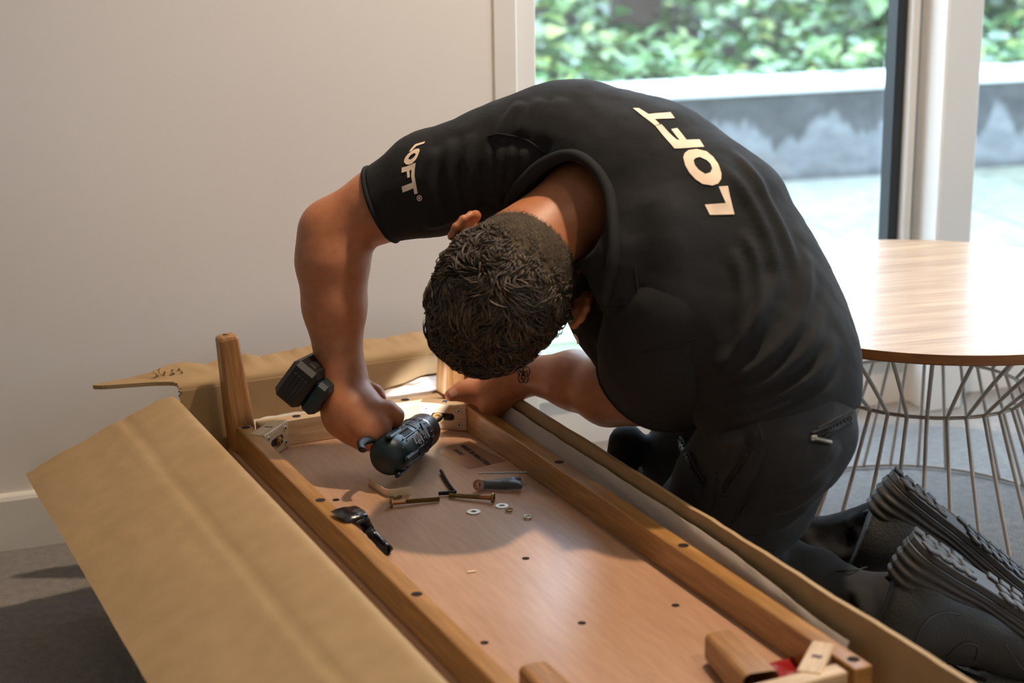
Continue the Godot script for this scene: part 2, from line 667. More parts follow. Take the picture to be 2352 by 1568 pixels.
func yard() -> void:
	var turn := Transform3D(Basis(Vector3.UP, deg_to_rad(14.5)), Vector3(0.953, 0, -6.094))   # x along the garden wall, z towards the house
	var tones := []
	for k in 4:
		var m := plain("paving_%s" % ["grey", "buff", "mossy", "pale"][k], Color.WHITE, 0.6)
		m.albedo_texture = tex(ramp(noise_image(120 + k, 0.02, 256, 256, 4), [Color(0.38, 0.40, 0.34), Color(0.41, 0.42, 0.35), Color(0.33, 0.39, 0.26), Color(0.45, 0.47, 0.44)][k], [Color(0.53, 0.55, 0.49), Color(0.55, 0.56, 0.48), Color(0.48, 0.53, 0.41), Color(0.59, 0.61, 0.57)][k]))
		tri(m, 2.0)
		tones.append(m)
	var pave := structure("pavement", "pale paving slabs of the yard outside the window")
	pave.transform = turn
	slab(pave, "joint_bed", plain("joint_sand", Color(0.72, 0.73, 0.68), 0.9), Vector3(-6, -0.2, -0.2), Vector3(7, -0.087, 3.9))
	var shape := Geo.new()
	shape.box(Transform3D.IDENTITY, Vector3(0.592, 0.03, 0.592), 0.004)
	var meshes := []
	for m in tones:
		var q := shape.mesh()
		q.surface_set_material(0, m)
		meshes.append(q)
	for i in 11:
		for j in 6:
			var o := MeshInstance3D.new()
			o.name = "paving_slab"
			o.mesh = meshes[rng.randi() % 4]
			o.position = Vector3(-2.9 + i * 0.604, -0.095 + rng.randf_range(-0.001, 0.001), 0.31 + j * 0.604)
			pave.add_child(o, true)
	var t := thing("garden_wall", "low water-stained concrete retaining wall with a pale coping, beyond the yard", "wall")
	t.transform = turn
	var stain := stained_concrete()
	var cope := plain("coping_stone", Color(0.86, 0.88, 0.88), 0.7)
	for i in 6:
		var lo := -5.2 + i * 1.965
		var g := Geo.new()
		g.box(Transform3D(Basis.IDENTITY, Vector3(lo + 0.98, 0.06, -0.15)), Vector3(1.957, 0.34, 0.29), 0.006)
		for p in g.v:
			g.u.append(Vector2((p.x + 5.2) / 3.93, 1.0 - (p.y + 0.11) / 0.34))
		g.to(self, "wall_panel", stain, t)
		g = Geo.new()
		g.box(Transform3D(Basis.IDENTITY, Vector3(lo + 0.98, 0.245, -0.15)), Vector3(1.960, 0.03, 0.31), 0.005)
		g.to(self, "coping_slab", cope, t)
	var soil := structure("planting_bed", "dark soil of the raised bed behind the garden wall")
	soil.transform = turn
	var bed := Geo.new()
	var lump := FastNoiseLite.new()
	lump.seed = 5
	lump.frequency = 0.9
	bed.grid(40, 20, func(a, b): return Vector3(-6 + 13 * a, 0.17 + 1.3 * b * b + lump.get_noise_2d(a * 13, b * 5) * 0.10, -0.27 - b * 5.0))
	bed.to(self, "soil", plain("soil", Color(0.16, 0.13, 0.10), 1.0), soil)
	# leaves: one broad leaf, laid out in many sizes and greens
	var leaf := Geo.new()
	for k in 4:
		var a := k / 4.0
		var b := (k + 1) / 4.0
		var wa := sin(PI * pow(a, 0.75)) * 0.36
		var wb := sin(PI * pow(b, 0.75)) * 0.36
		var ya := 0.16 * a - 0.3 * a * a
		var yb := 0.16 * b - 0.3 * b * b
		leaf.quad(Vector3(0, ya, a), Vector3(wa, ya + wa * 0.3, a), Vector3(wb, yb + wb * 0.3, b), Vector3(0, yb, b))
		leaf.quad(Vector3(-wa, ya + wa * 0.3, a), Vector3(0, ya, a), Vector3(0, yb, b), Vector3(-wb, yb + wb * 0.3, b))
	var leaf_mesh := leaf.mesh()
	var green := plain("leaf_green", Color.WHITE, 0.3)
	green.vertex_color_use_as_albedo = true
	green.backlight_enabled = true
	green.backlight = Color(0.35, 0.4, 0.25)
	leaf_mesh.surface_set_material(0, green)
	var cover := MultiMeshInstance3D.new()
	cover.name = "ground_cover"
	cover.transform = turn
	tag(cover, "dense green ivy ground cover spilling to the top of the garden wall", "plants")
	cover.set_meta("kind", "stuff")
	cover.multimesh = leaves(leaf_mesh, 15000, func(r):
		var b: float = pow(r.randf(), 1.1)
		var a: float = r.randf()
		return Vector3(-3.5 + 8.5 * a, 0.17 + 1.3 * b * b + lump.get_noise_2d((2.5 + 8.5 * a), b * 5) * 0.10 + r.randf_range(0.0, 0.12 + 0.12 * b), -0.25 - b * 4.6), 0.05, 0.12, 0.0)
	add_child(cover, true)
	var bark := plain("bark", Color(0.20, 0.15, 0.11), 0.95)
	var k := 0
	for s in [[-0.75, -0.9, 0.02, 1.9], [0.02, -1.6, 0.10, 2.4], [0.98, -1.2, 0.022, 0.9], [1.42, -1.5, 0.02, 0.85], [2.3, -1.1, 0.03, 3.4], [-2.0, -1.8, 0.03, 2.3], [3.1, -1.4, 0.03, 3.4]]:
		var label: String = ["slim young shrub stem near the left window frame, with yellow-green leaves", "thick dark trunk amid the leaves near the middle of the window", "thin shrub stem with fresh green leaves behind the stained wall, right of the dark trunk", "thin upright shrub seen next to the dark window gasket", "leafy shrub seen through the narrow pane right of the post", "shrub outside, hidden behind the plaster wall", "shrub outside, right of the picture"][k]
		var base := Vector3(s[0], 0.2 + s[1] * s[1] * 0.05, s[1])
		var sh := thing("shrub", label, "shrub", turn * base, "shrubs in the raised bed")
		sh.rotation.y = deg_to_rad(14.5)
		var g := Geo.new()
		var path := []
		for q in 7:
			path.append(Vector3(lump.get_noise_2d(q * 0.9, k * 7.0) * 0.15, s[3] * q / 6.0, lump.get_noise_2d(q * 0.9, k * 7.0 + 50) * 0.15))
		g.tube(path, [s[2] * 1.2, s[2], s[2], s[2] * 0.8, s[2] * 0.7, s[2] * 0.5, s[2] * 0.3], 9)
		g.to(self, "stem", bark, sh)
		var fol := MultiMeshInstance3D.new()
		fol.name = "foliage"
		fol.set_meta("kind", "stuff")
		fol.multimesh = leaves(leaf_mesh, 420 if s[3] < 3.0 else 1500, func(r):
			var h: float = r.randf()
			return Vector3(r.randfn(0, 0.08 * s[3] + 0.05), 0.12 + h * s[3], r.randfn(0, 0.08 * s[3] + 0.05)), 0.06, 0.13, 0.35)
		sh.add_child(fol, true)
		k += 1


func leaves(mesh: Mesh, count: int, where: Callable, small: float, large: float, yellow: float) -> MultiMesh:
	var r := RandomNumberGenerator.new()
	r.seed = count
	var mm := MultiMesh.new()
	mm.transform_format = MultiMesh.TRANSFORM_3D
	mm.use_colors = true
	mm.mesh = mesh
	mm.instance_count = count
	for i in count:
		var b := Basis.from_euler(Vector3(r.randf_range(-0.9, 0.7), r.randf() * TAU, r.randf_range(-0.5, 0.5))).scaled(Vector3.ONE * r.randf_range(small, large))
		mm.set_instance_transform(i, Transform3D(b, where.call(r)))
		var g := Color(0.05, 0.16, 0.05).lerp(Color(0.22, 0.35, 0.13), r.randf())
		if r.randf() < 0.12 + yellow:
			g = g.lerp(Color(0.58, 0.64, 0.18), r.randf())
		elif r.randf() < 0.3:
			g = g.lerp(Color(0.18, 0.27, 0.22), r.randf())
		mm.set_instance_color(i, g)
	return mm


func stained_concrete() -> StandardMaterial3D:
	var m := plain("stained_concrete", Color.WHITE, 0.8)
	var edge := FastNoiseLite.new()
	edge.seed = 3
	edge.frequency = 0.02
	edge.fractal_octaves = 4
	var fine := FastNoiseLite.new()
	fine.seed = 4
	fine.frequency = 0.05
	var im := Image.create(1024, 160, false, Image.FORMAT_RGB8)
	for x in 1024:
		var wave := 62.0 + 55.0 * edge.get_noise_1d(x) + 16.0 * edge.get_noise_1d(x * 5.0 + 900)
		var foot := 138.0 + 10.0 * edge.get_noise_1d(x + 4000)
		for y in 160:
			var damp := smoothstep(9.0, -9.0, y - wave) * 0.8 + 0.6 * smoothstep(-14.0, 10.0, y - foot)
			var n := fine.get_noise_2d(x, y) * 0.05 + fine.get_noise_2d(x * 0.25, y * 0.25) * 0.08
			var k := Color(0.455, 0.475, 0.49).lerp(Color(0.225, 0.235, 0.24), clampf(damp, 0, 1))
			im.set_pixel(x, y, Color(k.r + n, k.g + n, k.b + n))
	m.albedo_texture = tex(im)
	return m


# ---------- the opened carton ----------

func carton() -> void:
	var t := thing("cardboard_carton", "large opened brown cardboard carton around the upside-down table, its left flap folded out", "box", TABLE_AT)
	t.transform = table_frame()
	var n := FastNoiseLite.new()
	n.seed = 12
	n.frequency = 3.0
	var torn := FastNoiseLite.new()
	torn.seed = 13
	torn.frequency = 40.0
	slab(t, "bottom_panel", M.cardboard, Vector3(-0.066, 0.004, -0.062), Vector3(0.389, 0.014, 1.3), 0.0)
	# the right side panel, standing; its raw upper edge shows the corrugation
	var g := Geo.new()
	g.sheet(60, 8, 0.006, func(a, b):
		var z: float = -0.06 + 1.36 * a
		return Vector3(0.389 + 0.002 * n.get_noise_1d(z * 2.0) * b, 0.01 + (0.277 + 0.001 * n.get_noise_1d(z * 3.0 + 9) + 0.0012 * torn.get_noise_1d(z * 3.0)) * b, z))
	g.to(self, "side_panel", M.cardboard, t)
	# the left side panel with its flap in one bent sheet: up the side, round the fold, down and outwards
	g = Geo.new()
	var fold := curve([Vector2(-0.066, 0.012), Vector2(-0.066, 0.15), Vector2(-0.066, 0.262), Vector2(-0.068, 0.287), Vector2(-0.077, 0.2995), Vector2(-0.093, 0.2985), Vector2(-0.13, 0.286), Vector2(-0.18, 0.268), Vector2(-0.235, 0.245), Vector2(-0.295, 0.216)], 7)
	var many := fold.size() - 1
	g.sheet(many, 72, 0.006, func(a, b):
		var p: Vector2 = fold[roundi(a * many)]
		var over: float = smoothstep(-0.075, -0.16, p.x)
		var z: float = -0.052 + 1.33 * b
		if b == 0.0:
			z += 0.004 * torn.get_noise_1d(p.x * 9.0) + 0.003 * torn.get_noise_1d(p.x * 31.0)
		var y: float = p.y + over * 0.0035 * n.get_noise_2d(z * 0.8, p.x * 2.5)
		y -= 0.0026 * exp(-pow((p.x + 0.150 + 0.006 * n.get_noise_1d(z)) / 0.006, 2.0)) * over
		y += 0.0010 * exp(-pow((p.x + 0.163) / 0.006, 2.0)) * over
		y -= 0.0016 * exp(-pow((z - 0.20 + 0.12 * (p.x + 0.2)) / 0.004, 2.0)) * over
		return Vector3(p.x, y, z))
	g.to(self, "side_flap", M.cardboard, t)
	# the far end panel, its flap folded away towards the wall, torn at the left
	g = Geo.new()
	var end := curve([Vector2(-0.060, 0.012), Vector2(-0.060, 0.17), Vector2(-0.060, 0.292), Vector2(-0.061, 0.309), Vector2(-0.066, 0.316), Vector2(-0.078, 0.319), Vector2(-0.105, 0.322), Vector2(-0.125, 0.323)], 7)
	many = end.size() - 1
	g.sheet(72, many, 0.006, func(a, b):
		var p: Vector2 = end[roundi(b * many)]
		var x: float = -0.065 + 0.454 * a
		var out: float = smoothstep(-0.06, -0.125, p.x)
		var y: float = p.y + out * (0.012 * n.get_noise_1d(x * 5.0 + 3) + 0.004 * torn.get_noise_1d(x * 2.0))
		var z: float = p.x - out * (0.012 + 0.02 * n.get_noise_1d(x * 4.0 + 20) + 0.004 * torn.get_noise_1d(x * 1.7))
		if a == 0.0:
			x -= 0.05 * out + 0.006 * torn.get_noise_1d(p.y * 30.0)
		y -= 0.010 * (1.0 - smoothstep(0.0, 0.12, a)) * out
		return Vector3(x - 0.06 * out * (1.0 - smoothstep(0.0, 0.25, a)), y, z))
	g.to(self, "end_flap", M.cardboard, t)
	# the frayed scrap at the far left corner
	g = Geo.new()
	for k in 9:
		var at := Vector3(-0.082 + 0.005 * k, 0.317 + rng.randf_range(-0.002, 0.003), -0.105 + rng.randf_range(-0.006, 0.006))
		var p := [at]
		for q in 4:
			p.append(p[q] + Vector3(rng.randf_range(-0.004, 0.004), rng.randf_range(0.001, 0.005), rng.randf_range(-0.003, 0.003)))
		g.tube(p, [0.0032, 0.003, 0.0026, 0.002, 0.001], 5, true, Vector2(1, 0.5), k)
	g.to(self, "frayed_scrap", M.cardboard, t)
	slab(t, "packing_block", M.cardboard, Vector3(-0.05, 0.014, -0.04), Vector3(0.37, 0.196, 1.1), 0.004).set_meta("label", "folded packing board under the table top")
	# foam wrap: a strip along the right side, a crumpled sheet at the far end
	var wrap := thing("foam_wrap", "crumpled translucent foam packing sheet tucked between the right rail and the carton side", "packaging", TABLE_AT, "")
	wrap.transform = table_frame()
	g = Geo.new()
	g.sheet(90, 10, 0.0012, func(a, b):
		var z: float = -0.03 + 1.02 * a
		var top: float = 0.272 - 0.012 * smoothstep(0.75, 1.0, a) + 0.0015 * n.get_noise_1d(z * 3.0 + 40) + 0.0006 * torn.get_noise_1d(z * 2.0) - 0.012 * exp(-pow(z / 0.06, 2.0))
		return Vector3(0.3645 + 0.016 * b * (1.0 - 0.6 * smoothstep(0.6, 1.0, a)) + 0.0016 * n.get_noise_2d(z * 4.0, b * 2.5) + 0.0015 * sin(b * 9.0 + z * 4.0), lerpf(0.215, top, b), z))
	g.to(self, "foam_sheet", M.packing_foam, wrap)
	wrap = thing("foam_wrap", "white foam packing sheet crumpled behind the far short rail of the table", "packaging", TABLE_AT, "")
	wrap.transform = table_frame()
	g = Geo.new()
	g.sheet(50, 14, 0.0012, func(a, b):
		var x: float = 0.0 + 0.355 * a
		var ripple: float = 0.006 * n.get_noise_2d(x * 6.0, b * 1.5)
		return Vector3(x, 0.222 + 0.030 * sin(PI * minf(b * 0.75, 0.75)) + ripple + 0.032 * smoothstep(0.5, 0.95, a) * b, -0.020 - 0.033 * b + 0.3 * ripple))
	g.to(self, "foam_sheet", M.packing_foam, wrap)


# ---------- the low table, upside down ----------

func letter(parent: Node3D, called: String, text: String, size: float, material: Material, x: Transform3D, bold := true, deep := 0.0004) -> MeshInstance3D:
	var f := SystemFont.new()
	f.font_names = PackedStringArray(["Droid Sans"])
	f.font_weight = 700 if bold else 400
	var m := TextMesh.new()
	m.text = text
	m.font = f
	m.font_size = 32
	m.pixel_size = size / 24.0
	m.depth = deep
	m.material = material
	var o := MeshInstance3D.new()
	o.name = called
	o.mesh = m
	o.transform = x
	parent.add_child(o, true)
	return o


func hole(parent: Node3D, at: Vector3, r := 0.0062, called := "bolt_hole") -> void:
	var g := Geo.new()
	g.lathe([Vector2(0, -0.004), Vector2(r * 0.85, -0.004), Vector2(r, 0.0003), Vector2(r * 1.08, 0.0002)], 16)
	g.to(self, called, M.hole_dark, parent, Transform3D(Basis.IDENTITY, at))
	g = Geo.new()
	g.lathe([Vector2(0, 0.00035), Vector2(r, 0.00035)], 16)
	g.to(self, called, M.hole_dark, parent, Transform3D(Basis.IDENTITY, at))


func turned_leg(parent: Node3D, x: Transform3D, tall: float, wide: float, tip: float) -> MeshInstance3D:
	# a squared leg with eased corners that tapers to a rounded foot; stands along y
	var g := Geo.new()
	g.smooth = true
	var rings := []
	var sections := [[0.0, wide, 0.0], [tall * 0.3, wide, 0.0], [tall * 0.9, lerpf(wide, tip, 0.95), 0.0], [tall - 0.006, tip, 0.0], [tall - 0.002, tip - 0.003, 0.0], [tall, tip - 0.009, 0.0]]
	for s in sections:
		var h: float = s[1] / 2
		var r := h * 0.42
		var ring := []
		for c in 4:
			var cx: float = [1, -1, -1, 1][c] * (h - r)
			var cz: float = [1, 1, -1, -1][c] * (h - r)
			for q in 4:
				var w := PI / 2 * c + PI / 2 * q / 3.0
				ring.append(Vector3(cx + cos(w) * r, s[0], cz + sin(w) * r))
		rings.append(ring)
	for i in rings.size() - 1:
		for k in 16:
			var m := (k + 1) % 16
			g.quad(rings[i][k], rings[i + 1][k], rings[i + 1][m], rings[i][m])
	for k in 16:
		g.tri(rings[5][k], Vector3(0, tall, 0), rings[5][(k + 1) % 16])
	# turn the mesh so that its own x axis runs along the leg, for the grain
	g.moved(Transform3D(Basis(Vector3(0, -1, 0), Vector3(1, 0, 0), Vector3(0, 0, 1)), Vector3.ZERO))
	return g.to(self, "leg", M.oak_leg, parent, x * Transform3D(Basis(Vector3(0, 1, 0), Vector3(-1, 0, 0), Vector3(0, 0, 1)), Vector3.ZERO))


func cross_screw(parent: Node3D, x: Transform3D) -> void:     # head faces +y
	var g := Geo.new()
	g.lathe([Vector2(0, 0.0006), Vector2(0.0036, 0.0012), Vector2(0.0042, 0.0004), Vector2(0.0046, -0.001)], 18)
	var s := g.to(self, "screw", M.zinc, parent, x)
	g = Geo.new()
	for a in [0.5, 0.5 + PI / 2]:
		g.box(Transform3D(Basis(Vector3.UP, a), Vector3(0, 0.0012, 0)), Vector3(0.0046, 0.0006, 0.0009), 0.0)
	g.to(self, "cross_slot", M.hole_dark, parent, x)


func corner_block(parent: Node3D, from: Vector3, to: Vector3, inward: Vector3, mark: String) -> Node3D:
	# a squared cleat across a corner: face towards the middle of the table
	var x := (to - from).normalized()
	var z := inward
	var long := from.distance_to(to)
	var frame := Transform3D(Basis(x, Vector3.UP, z), (from + to) / 2 - z * 0.0125)
	var g := Geo.new()
	g.box(Transform3D.IDENTITY, Vector3(long, 0.041, 0.025), 0.0012)
	var b := g.to(self, "corner_block", M.oak_pale, parent, frame)
	var out := Basis(Vector3(1, 0, 0), Vector3(0, 0, 1), Vector3(0, -1, 0))
	for sx in [-1, 1]:
		for sy in [-1, 1]:
			if sx == -1 and sy == -1:
				continue
			cross_screw(b, Transform3D(out, Vector3(sx * (long / 2 - 0.012), sy * 0.011, 0.0126)))
	g = Geo.new()
	var slot := PackedVector2Array()
	for k in 9:
		slot.append(Vector2(0.013 + 0.0055 * cos(-PI / 2 + PI * k / 8.0), 0.0055 * sin(-PI / 2 + PI * k / 8.0)))
	for k in 9:
		slot.append(Vector2(-0.013 + 0.0055 * cos(PI / 2 + PI * k / 8.0), 0.0055 * sin(PI / 2 + PI * k / 8.0)))
	g.prism(slot, Transform3D(out, Vector3(0, 0.0005, 0.0118)), 0.0012)
	g.to(self, "slot", M.hole_dark, b)
	letter(b, "ink_mark", mark, 0.011, M.ink_blue, Transform3D(Basis(Vector3(1, 0, 0), Vector3(0, 0, -1), Vector3(0, 1, 0)), Vector3(0, 0.0207, 0)))
	return b


func bolt_head(parent: Node3D, x: Transform3D) -> void:
	var g := Geo.new()
	g.lathe([Vector2(0.004, 0.0002), Vector2(0.0088, 0.0002), Vector2(0.0088, 0.0018), Vector2(0.0052, 0.0018)], 22)
	g.to(self, "washer", M.brass, parent, x)
	g = Geo.new()
	g.lathe([Vector2(0, 0.004), Vector2(0.0026, 0.004), Vector2(0.0026, 0.0062), Vector2(0.0048, 0.0062), Vector2(0.0056, 0.0045), Vector2(0.0058, 0.0018)], 20)
	g.to(self, "bolt", M.brass, parent, x)


func low_table() -> void:
	var t := thing("low_table", "long oak low table lying upside down in the carton, two legs still off", "table", TABLE_AT)
	t.transform = table_frame()
	var top := Geo.new()
	top.box(Transform3D.IDENTITY, Vector3(1.09, 0.022, 0.372), 0.003)
	var panel := top.to(self, "tabletop", M.ply, t, Transform3D(Basis(Vector3(0, 0, 1), Vector3(0, 1, 0), Vector3(-1, 0, 0)), Vector3(0.1803, 0.209, 0.51)))
	panel.set_meta("label", "underside of the table top in reddish plywood")
	beam(t, "side_rail", M.oak, Vector3(0.011, 0.24, 0.0), Vector3(0.011, 0.24, 1.042), 0.022, 0.04)
	beam(t, "side_rail", M.oak, Vector3(0.350, 0.24, 0.006), Vector3(0.350, 0.24, 1.046), 0.022, 0.04)
	beam(t, "end_rail", M.oak_pale, Vector3(0.034, 0.24, -0.005), Vector3(0.327, 0.24, -0.005), 0.022, 0.04)
	beam(t, "end_rail", M.oak_pale, Vector3(0.030, 0.24, 1.036), Vector3(0.330, 0.24, 1.036), 0.022, 0.04)
	for z in [0.010, 0.341, 0.671]:
		hole(t, Vector3(0.012, 0.26, z))
	for z in [0.355, 0.686, 1.026]:
		hole(t, Vector3(0.351, 0.26, z))
	hole(t, Vector3(0.0946, 0.26, -0.006))
	hole(t, Vector3(0.2684, 0.26, -0.005))
	for p in [Vector2(0.3007, 0.754), Vector2(0.1819, 0.747), Vector2(0.0624, 0.743), Vector2(0.064, 0.25), Vector2(0.16, 0.265), Vector2(0.206, 0.55)]:
		hole(t, Vector3(p.x, 0.22, p.y), 0.0045, "pilot_hole")
	# fixed legs at the far end, splayed outwards
	turned_leg(t, Transform3D(Basis(Vector3.BACK, 0.075) * Basis(Vector3.RIGHT, -0.05), Vector3(0.014, 0.222, -0.018)), 0.172, 0.038, 0.030)
	turned_leg(t, Transform3D(Basis(Vector3.BACK, -0.075) * Basis(Vector3.RIGHT, -0.05), Vector3(0.347, 0.222, -0.018)), 0.172, 0.038, 0.030)
	var right := corner_block(t, Vector3(0.2805, 0.241, 0.0205), Vector3(0.338, 0.241, 0.0695), Vector3(-0.6486, 0, 0.7612), "R")
	var left := corner_block(t, Vector3(0.0235, 0.241, 0.0625), Vector3(0.0772, 0.241, 0.0085), Vector3(0.709, 0, 0.705), "L")
	corner_block(t, Vector3(0.338, 0.241, 0.972), Vector3(0.284, 0.241, 1.022), Vector3(-0.679, 0, -0.734), "R")
	corner_block(t, Vector3(0.077, 0.241, 1.022), Vector3(0.0235, 0.241, 0.972), Vector3(0.683, 0, -0.731), "L")
	var out := Basis(Vector3(1, 0, 0), Vector3(0, 0, 1), Vector3(0, -1, 0))
	bolt_head(left, Transform3D(out, Vector3(0.002, -0.001, 0.0128)))
	bolt_head(right, Transform3D(out, Vector3(-0.007, -0.002, 0.0128)))
	# a stamped paper label under clear tape
	var tape := Geo.new()
	tape.box(Transform3D.IDENTITY, Vector3(0.062, 0.0003, 0.105), 0.0)
	tape.to(self, "tape", M.clear_tape, t, Transform3D(Basis(Vector3.UP, 0.12), Vector3(0.298, 0.2203, 0.168)))
	var flat := Basis(Vector3(0, 0, 1), Vector3(1, 0, 0), Vector3(0, 1, 0))
	letter(t, "stamp", "MADE IN MALAYSIA", 0.0078, M.ink_black, Transform3D(flat, Vector3(0.306, 0.2205, 0.172)))
	letter(t, "stamp", "120787", 0.0068, M.ink_black, Transform3D(flat, Vector3(0.289, 0.2205, 0.150)), false)
	letter(t, "ink_mark", "1", 0.012, M.ink_black, Transform3D(Basis(Vector3.UP, 0.6) * Basis(Vector3(1, 0, 0), Vector3(0, 0, -1), Vector3(0, 1, 0)), Vector3(0.001, 0.3935, -0.026)))


func bolt_lying(called: String, label: String, x: Transform3D, long: float) -> void:      # head at the origin, shank along +x
	var t := thing(called, label, "bolt", Vector3.ZERO, "long brass bolts on the panel")
	t.transform = x
	var lie := Transform3D(Basis(Vector3.BACK, -PI / 2), Vector3.ZERO)
	var g := Geo.new()
	g.lathe([Vector2(0, -0.0005), Vector2(0.0022, -0.0005), Vector2(0.0022, -0.002), Vector2(0.0062, -0.0022), Vector2(0.0068, -0.001), Vector2(0.0066, 0.0004), Vector2(0.0032, 0.0012)], 20, lie)
	g.to(self, "bolt_head", M.brass, t)
	g = Geo.new()
	g.lathe([Vector2(0.0032, 0.0), Vector2(0.0032, long * 0.28)], 14, lie)
	g.to(self, "shank", M.copper, t)
	g = Geo.new()
	var prof := []
	var n := int(long * 0.72 / 0.0006)
	for k in n:
		prof.append(Vector2(0.0033 if k % 2 == 0 else 0.0027, long * 0.28 + k * 0.0006))
	prof.append(Vector2(0, long))
	g.lathe(prof, 14, lie)
	g.to(self, "thread", M.brass, t)


func flat_ring(called: String, label: String, at: Vector3, outer: float, inner: float, thick: float, material: Material, gap := 0.0) -> void:
	var g := Geo.new()
	if gap > 0.0:
		var path := []
		for k in 23:
			var w := gap + (TAU - gap) * k / 22.0
			path.append(Vector3(cos(w), 0, sin(w)) * (outer + inner) / 2 + Vector3(0, 0.0009 * k / 22.0, 0))
		g.tube(path, (outer - inner) / 2, 8)
	else:
		g.lathe([Vector2(inner, 0), Vector2(outer, 0), Vector2(outer, thick), Vector2(inner, thick)], 26, Transform3D.IDENTITY, true)
	var o := g.to(self, called, material, self, Transform3D(Basis(Vector3.RIGHT, 0.0), at))
	o.name = numbered(called)
	tag(o, label, "washer", "washers on the panel")


func debris() -> void:
	# on the panel, whose surface is at a height of 0.22
	var p0: Vector3 = Vector3(-0.1644, 0.2266, -2.1609)
	var p1: Vector3 = Vector3(-0.1009, 0.2236, -2.179)
	bolt_lying("bolt", "brass bolt left of the black hex key, head resting over a flat washer", aim(p0, p1), p0.distance_to(p1))
	p0 = Vector3(-0.0296, 0.2266, -2.173)
	p1 = Vector3(-0.089, 0.2236, -2.1932)
	bolt_lying("bolt", "brass bolt in front of the zip bag, its head turned right", aim(p0, p1), p0.distance_to(p1))
	var g := Geo.new()
	var bend := curve([Vector3(-0.103, 0.224, -2.289), Vector3(-0.0937, 0.224, -2.2482), Vector3(-0.0842, 0.224, -2.2137), Vector3(-0.081, 0.224, -2.2051), Vector3(-0.0839, 0.224, -2.2019), Vector3(-0.0934, 0.224, -2.2007), Vector3(-0.1034, 0.224, -2.1994)], 4)
	g.tube(bend, 0.0027, 6)
	var key := g.to(self, "hex_key", M.steel_dark, self)
	tag(key, "black L-shaped hex key lying on the panel", "tool")
	flat_ring("washer", "large pale flat washer in front of the bolt by the plastic bag", Vector3(-0.0544, 0.2203, -2.1374), 0.0092, 0.0036, 0.0012, M.zinc)
	flat_ring("washer", "thin flat washer under the head of the left bolt", Vector3(-0.1616, 0.2203, -2.1983), 0.0085, 0.0036, 0.001, M.brass)
	flat_ring("washer", "faint thin washer just below the head of the right bolt", Vector3(-0.0168, 0.2203, -2.1581), 0.0088, 0.0040, 0.0008, M.zinc)
	flat_ring("spring_washer", "small split spring washer behind the nearest tiny washer", Vector3(-0.0075, 0.222, -2.139), 0.0052, 0.0030, 0.001, M.brass, 0.35)
	flat_ring("spring_washer", "smallest spring washer, nearest the camera and rightmost of the loose hardware", Vector3(0.0171, 0.222, -2.113), 0.0058, 0.0028, 0.001, M.zinc, 0.3)
	# a bent white paper strip
	g = Geo.new()
	var run := curve([Vector3(-0.2024, 0.2265, -2.2462), Vector3(-0.1873, 0.226, -2.2195), Vector3(-0.1759, 0.226, -2.2022), Vector3(-0.1673, 0.2265, -2.1972), Vector3(-0.1539, 0.2265, -2.2017), Vector3(-0.1404, 0.227, -2.2048)], 5)
	g.sheet(run.size() - 1, 2, 0.0006, func(a, b): return run[roundi(a * (run.size() - 1))] + Vector3(0, (b - 0.5) * 0.012, (b - 0.5) * 0.004))
	tag(g.to(self, "paper_strip", M.white_strip, self), "bent cream paper strip standing on edge left of the hex key", "strip")
	# clear zip bag with dark spacers and a copper ring
	var bag := thing("zip_bag", "small clear zip bag of black spacers beside the right bolt", "bag", Vector3(-0.0157, 0.22, -2.2247))
	g = Geo.new()
	var soft := FastNoiseLite.new()
	soft.seed = 9
	soft.frequency = 26.0
	for side in [1.0, -1.0]:
		g.grid(22, 12, func(a, b):
			var rim: float = sin(PI * a) * sin(PI * b)
			var h: float = 0.0105 + side * (0.0095 * sqrt(maxf(rim, 0.0)) + 0.003 * soft.get_noise_2d(a * 0.06, b * 0.06 + side) * rim)
			return Vector3((a - 0.5) * 0.066, h, (b - 0.42) * 0.05))
	g.to(self, "film", M.clear_film, bag)
	g = Geo.new()
	g.box(Transform3D(Basis(Vector3.RIGHT, -0.5) , Vector3(0.0, 0.0135, -0.026)), Vector3(0.068, 0.0012, 0.012), 0.0003)
	g.to(self, "zip_strip", plain("frosted_film", Color(0.75, 0.74, 0.74), 0.35), bag)
	for d in [[Vector3(-0.012, 0.0068, 0.002), 0.1, 0.042], [Vector3(0.006, 0.0072, -0.006), -0.35, 0.04], [Vector3(0.012, 0.0085, 0.006), 0.25, 0.03]]:
		g = Geo.new()
		var way: Vector3 = Vector3(cos(d[1]), 0, sin(d[1])) * d[2] / 2
		g.tube([d[0] - way, d[0] - way * 0.9, d[0] + way * 0.9, d[0] + way], [0.0035, 0.006, 0.006, 0.0035], 12)
		g.to(self, "spacer", M.tool_black, bag)
	g = Geo.new()
	g.lathe([Vector2(0.0036, -0.002), Vector2(0.0078, -0.002), Vector2(0.0078, 0.002), Vector2(0.0036, 0.002)], 22, Transform3D(Basis(Vector3.RIGHT, 1.25) * Basis(Vector3.BACK, 0.2), Vector3.ZERO), true)
	g.to(self, "copper_ring", M.copper, bag, Transform3D(Basis.IDENTITY, Vector3(-0.033, 0.009, 0.008)))
	# dark plastic pouch over the left rail
	var pouch := thing("plastic_pouch", "crumpled black plastic pouch hanging over the left rail onto the panel", "bag", Vector3(-0.2106, 0.26, -2.0369))
	var at: Vector3 = Vector3(-0.2106, 0.26, -2.0369)
	var track := curve([Vector3(-0.2172, 0.266, -2.0399), Vector3(-0.2057, 0.267, -2.022), Vector3(-0.1951, 0.262, -2.0105), Vector3(-0.1869, 0.246, -2.0238), Vector3(-0.1764, 0.233, -2.0234), Vector3(-0.1632, 0.228, -2.0037), Vector3(-0.1577, 0.227, -1.9946)], 5)
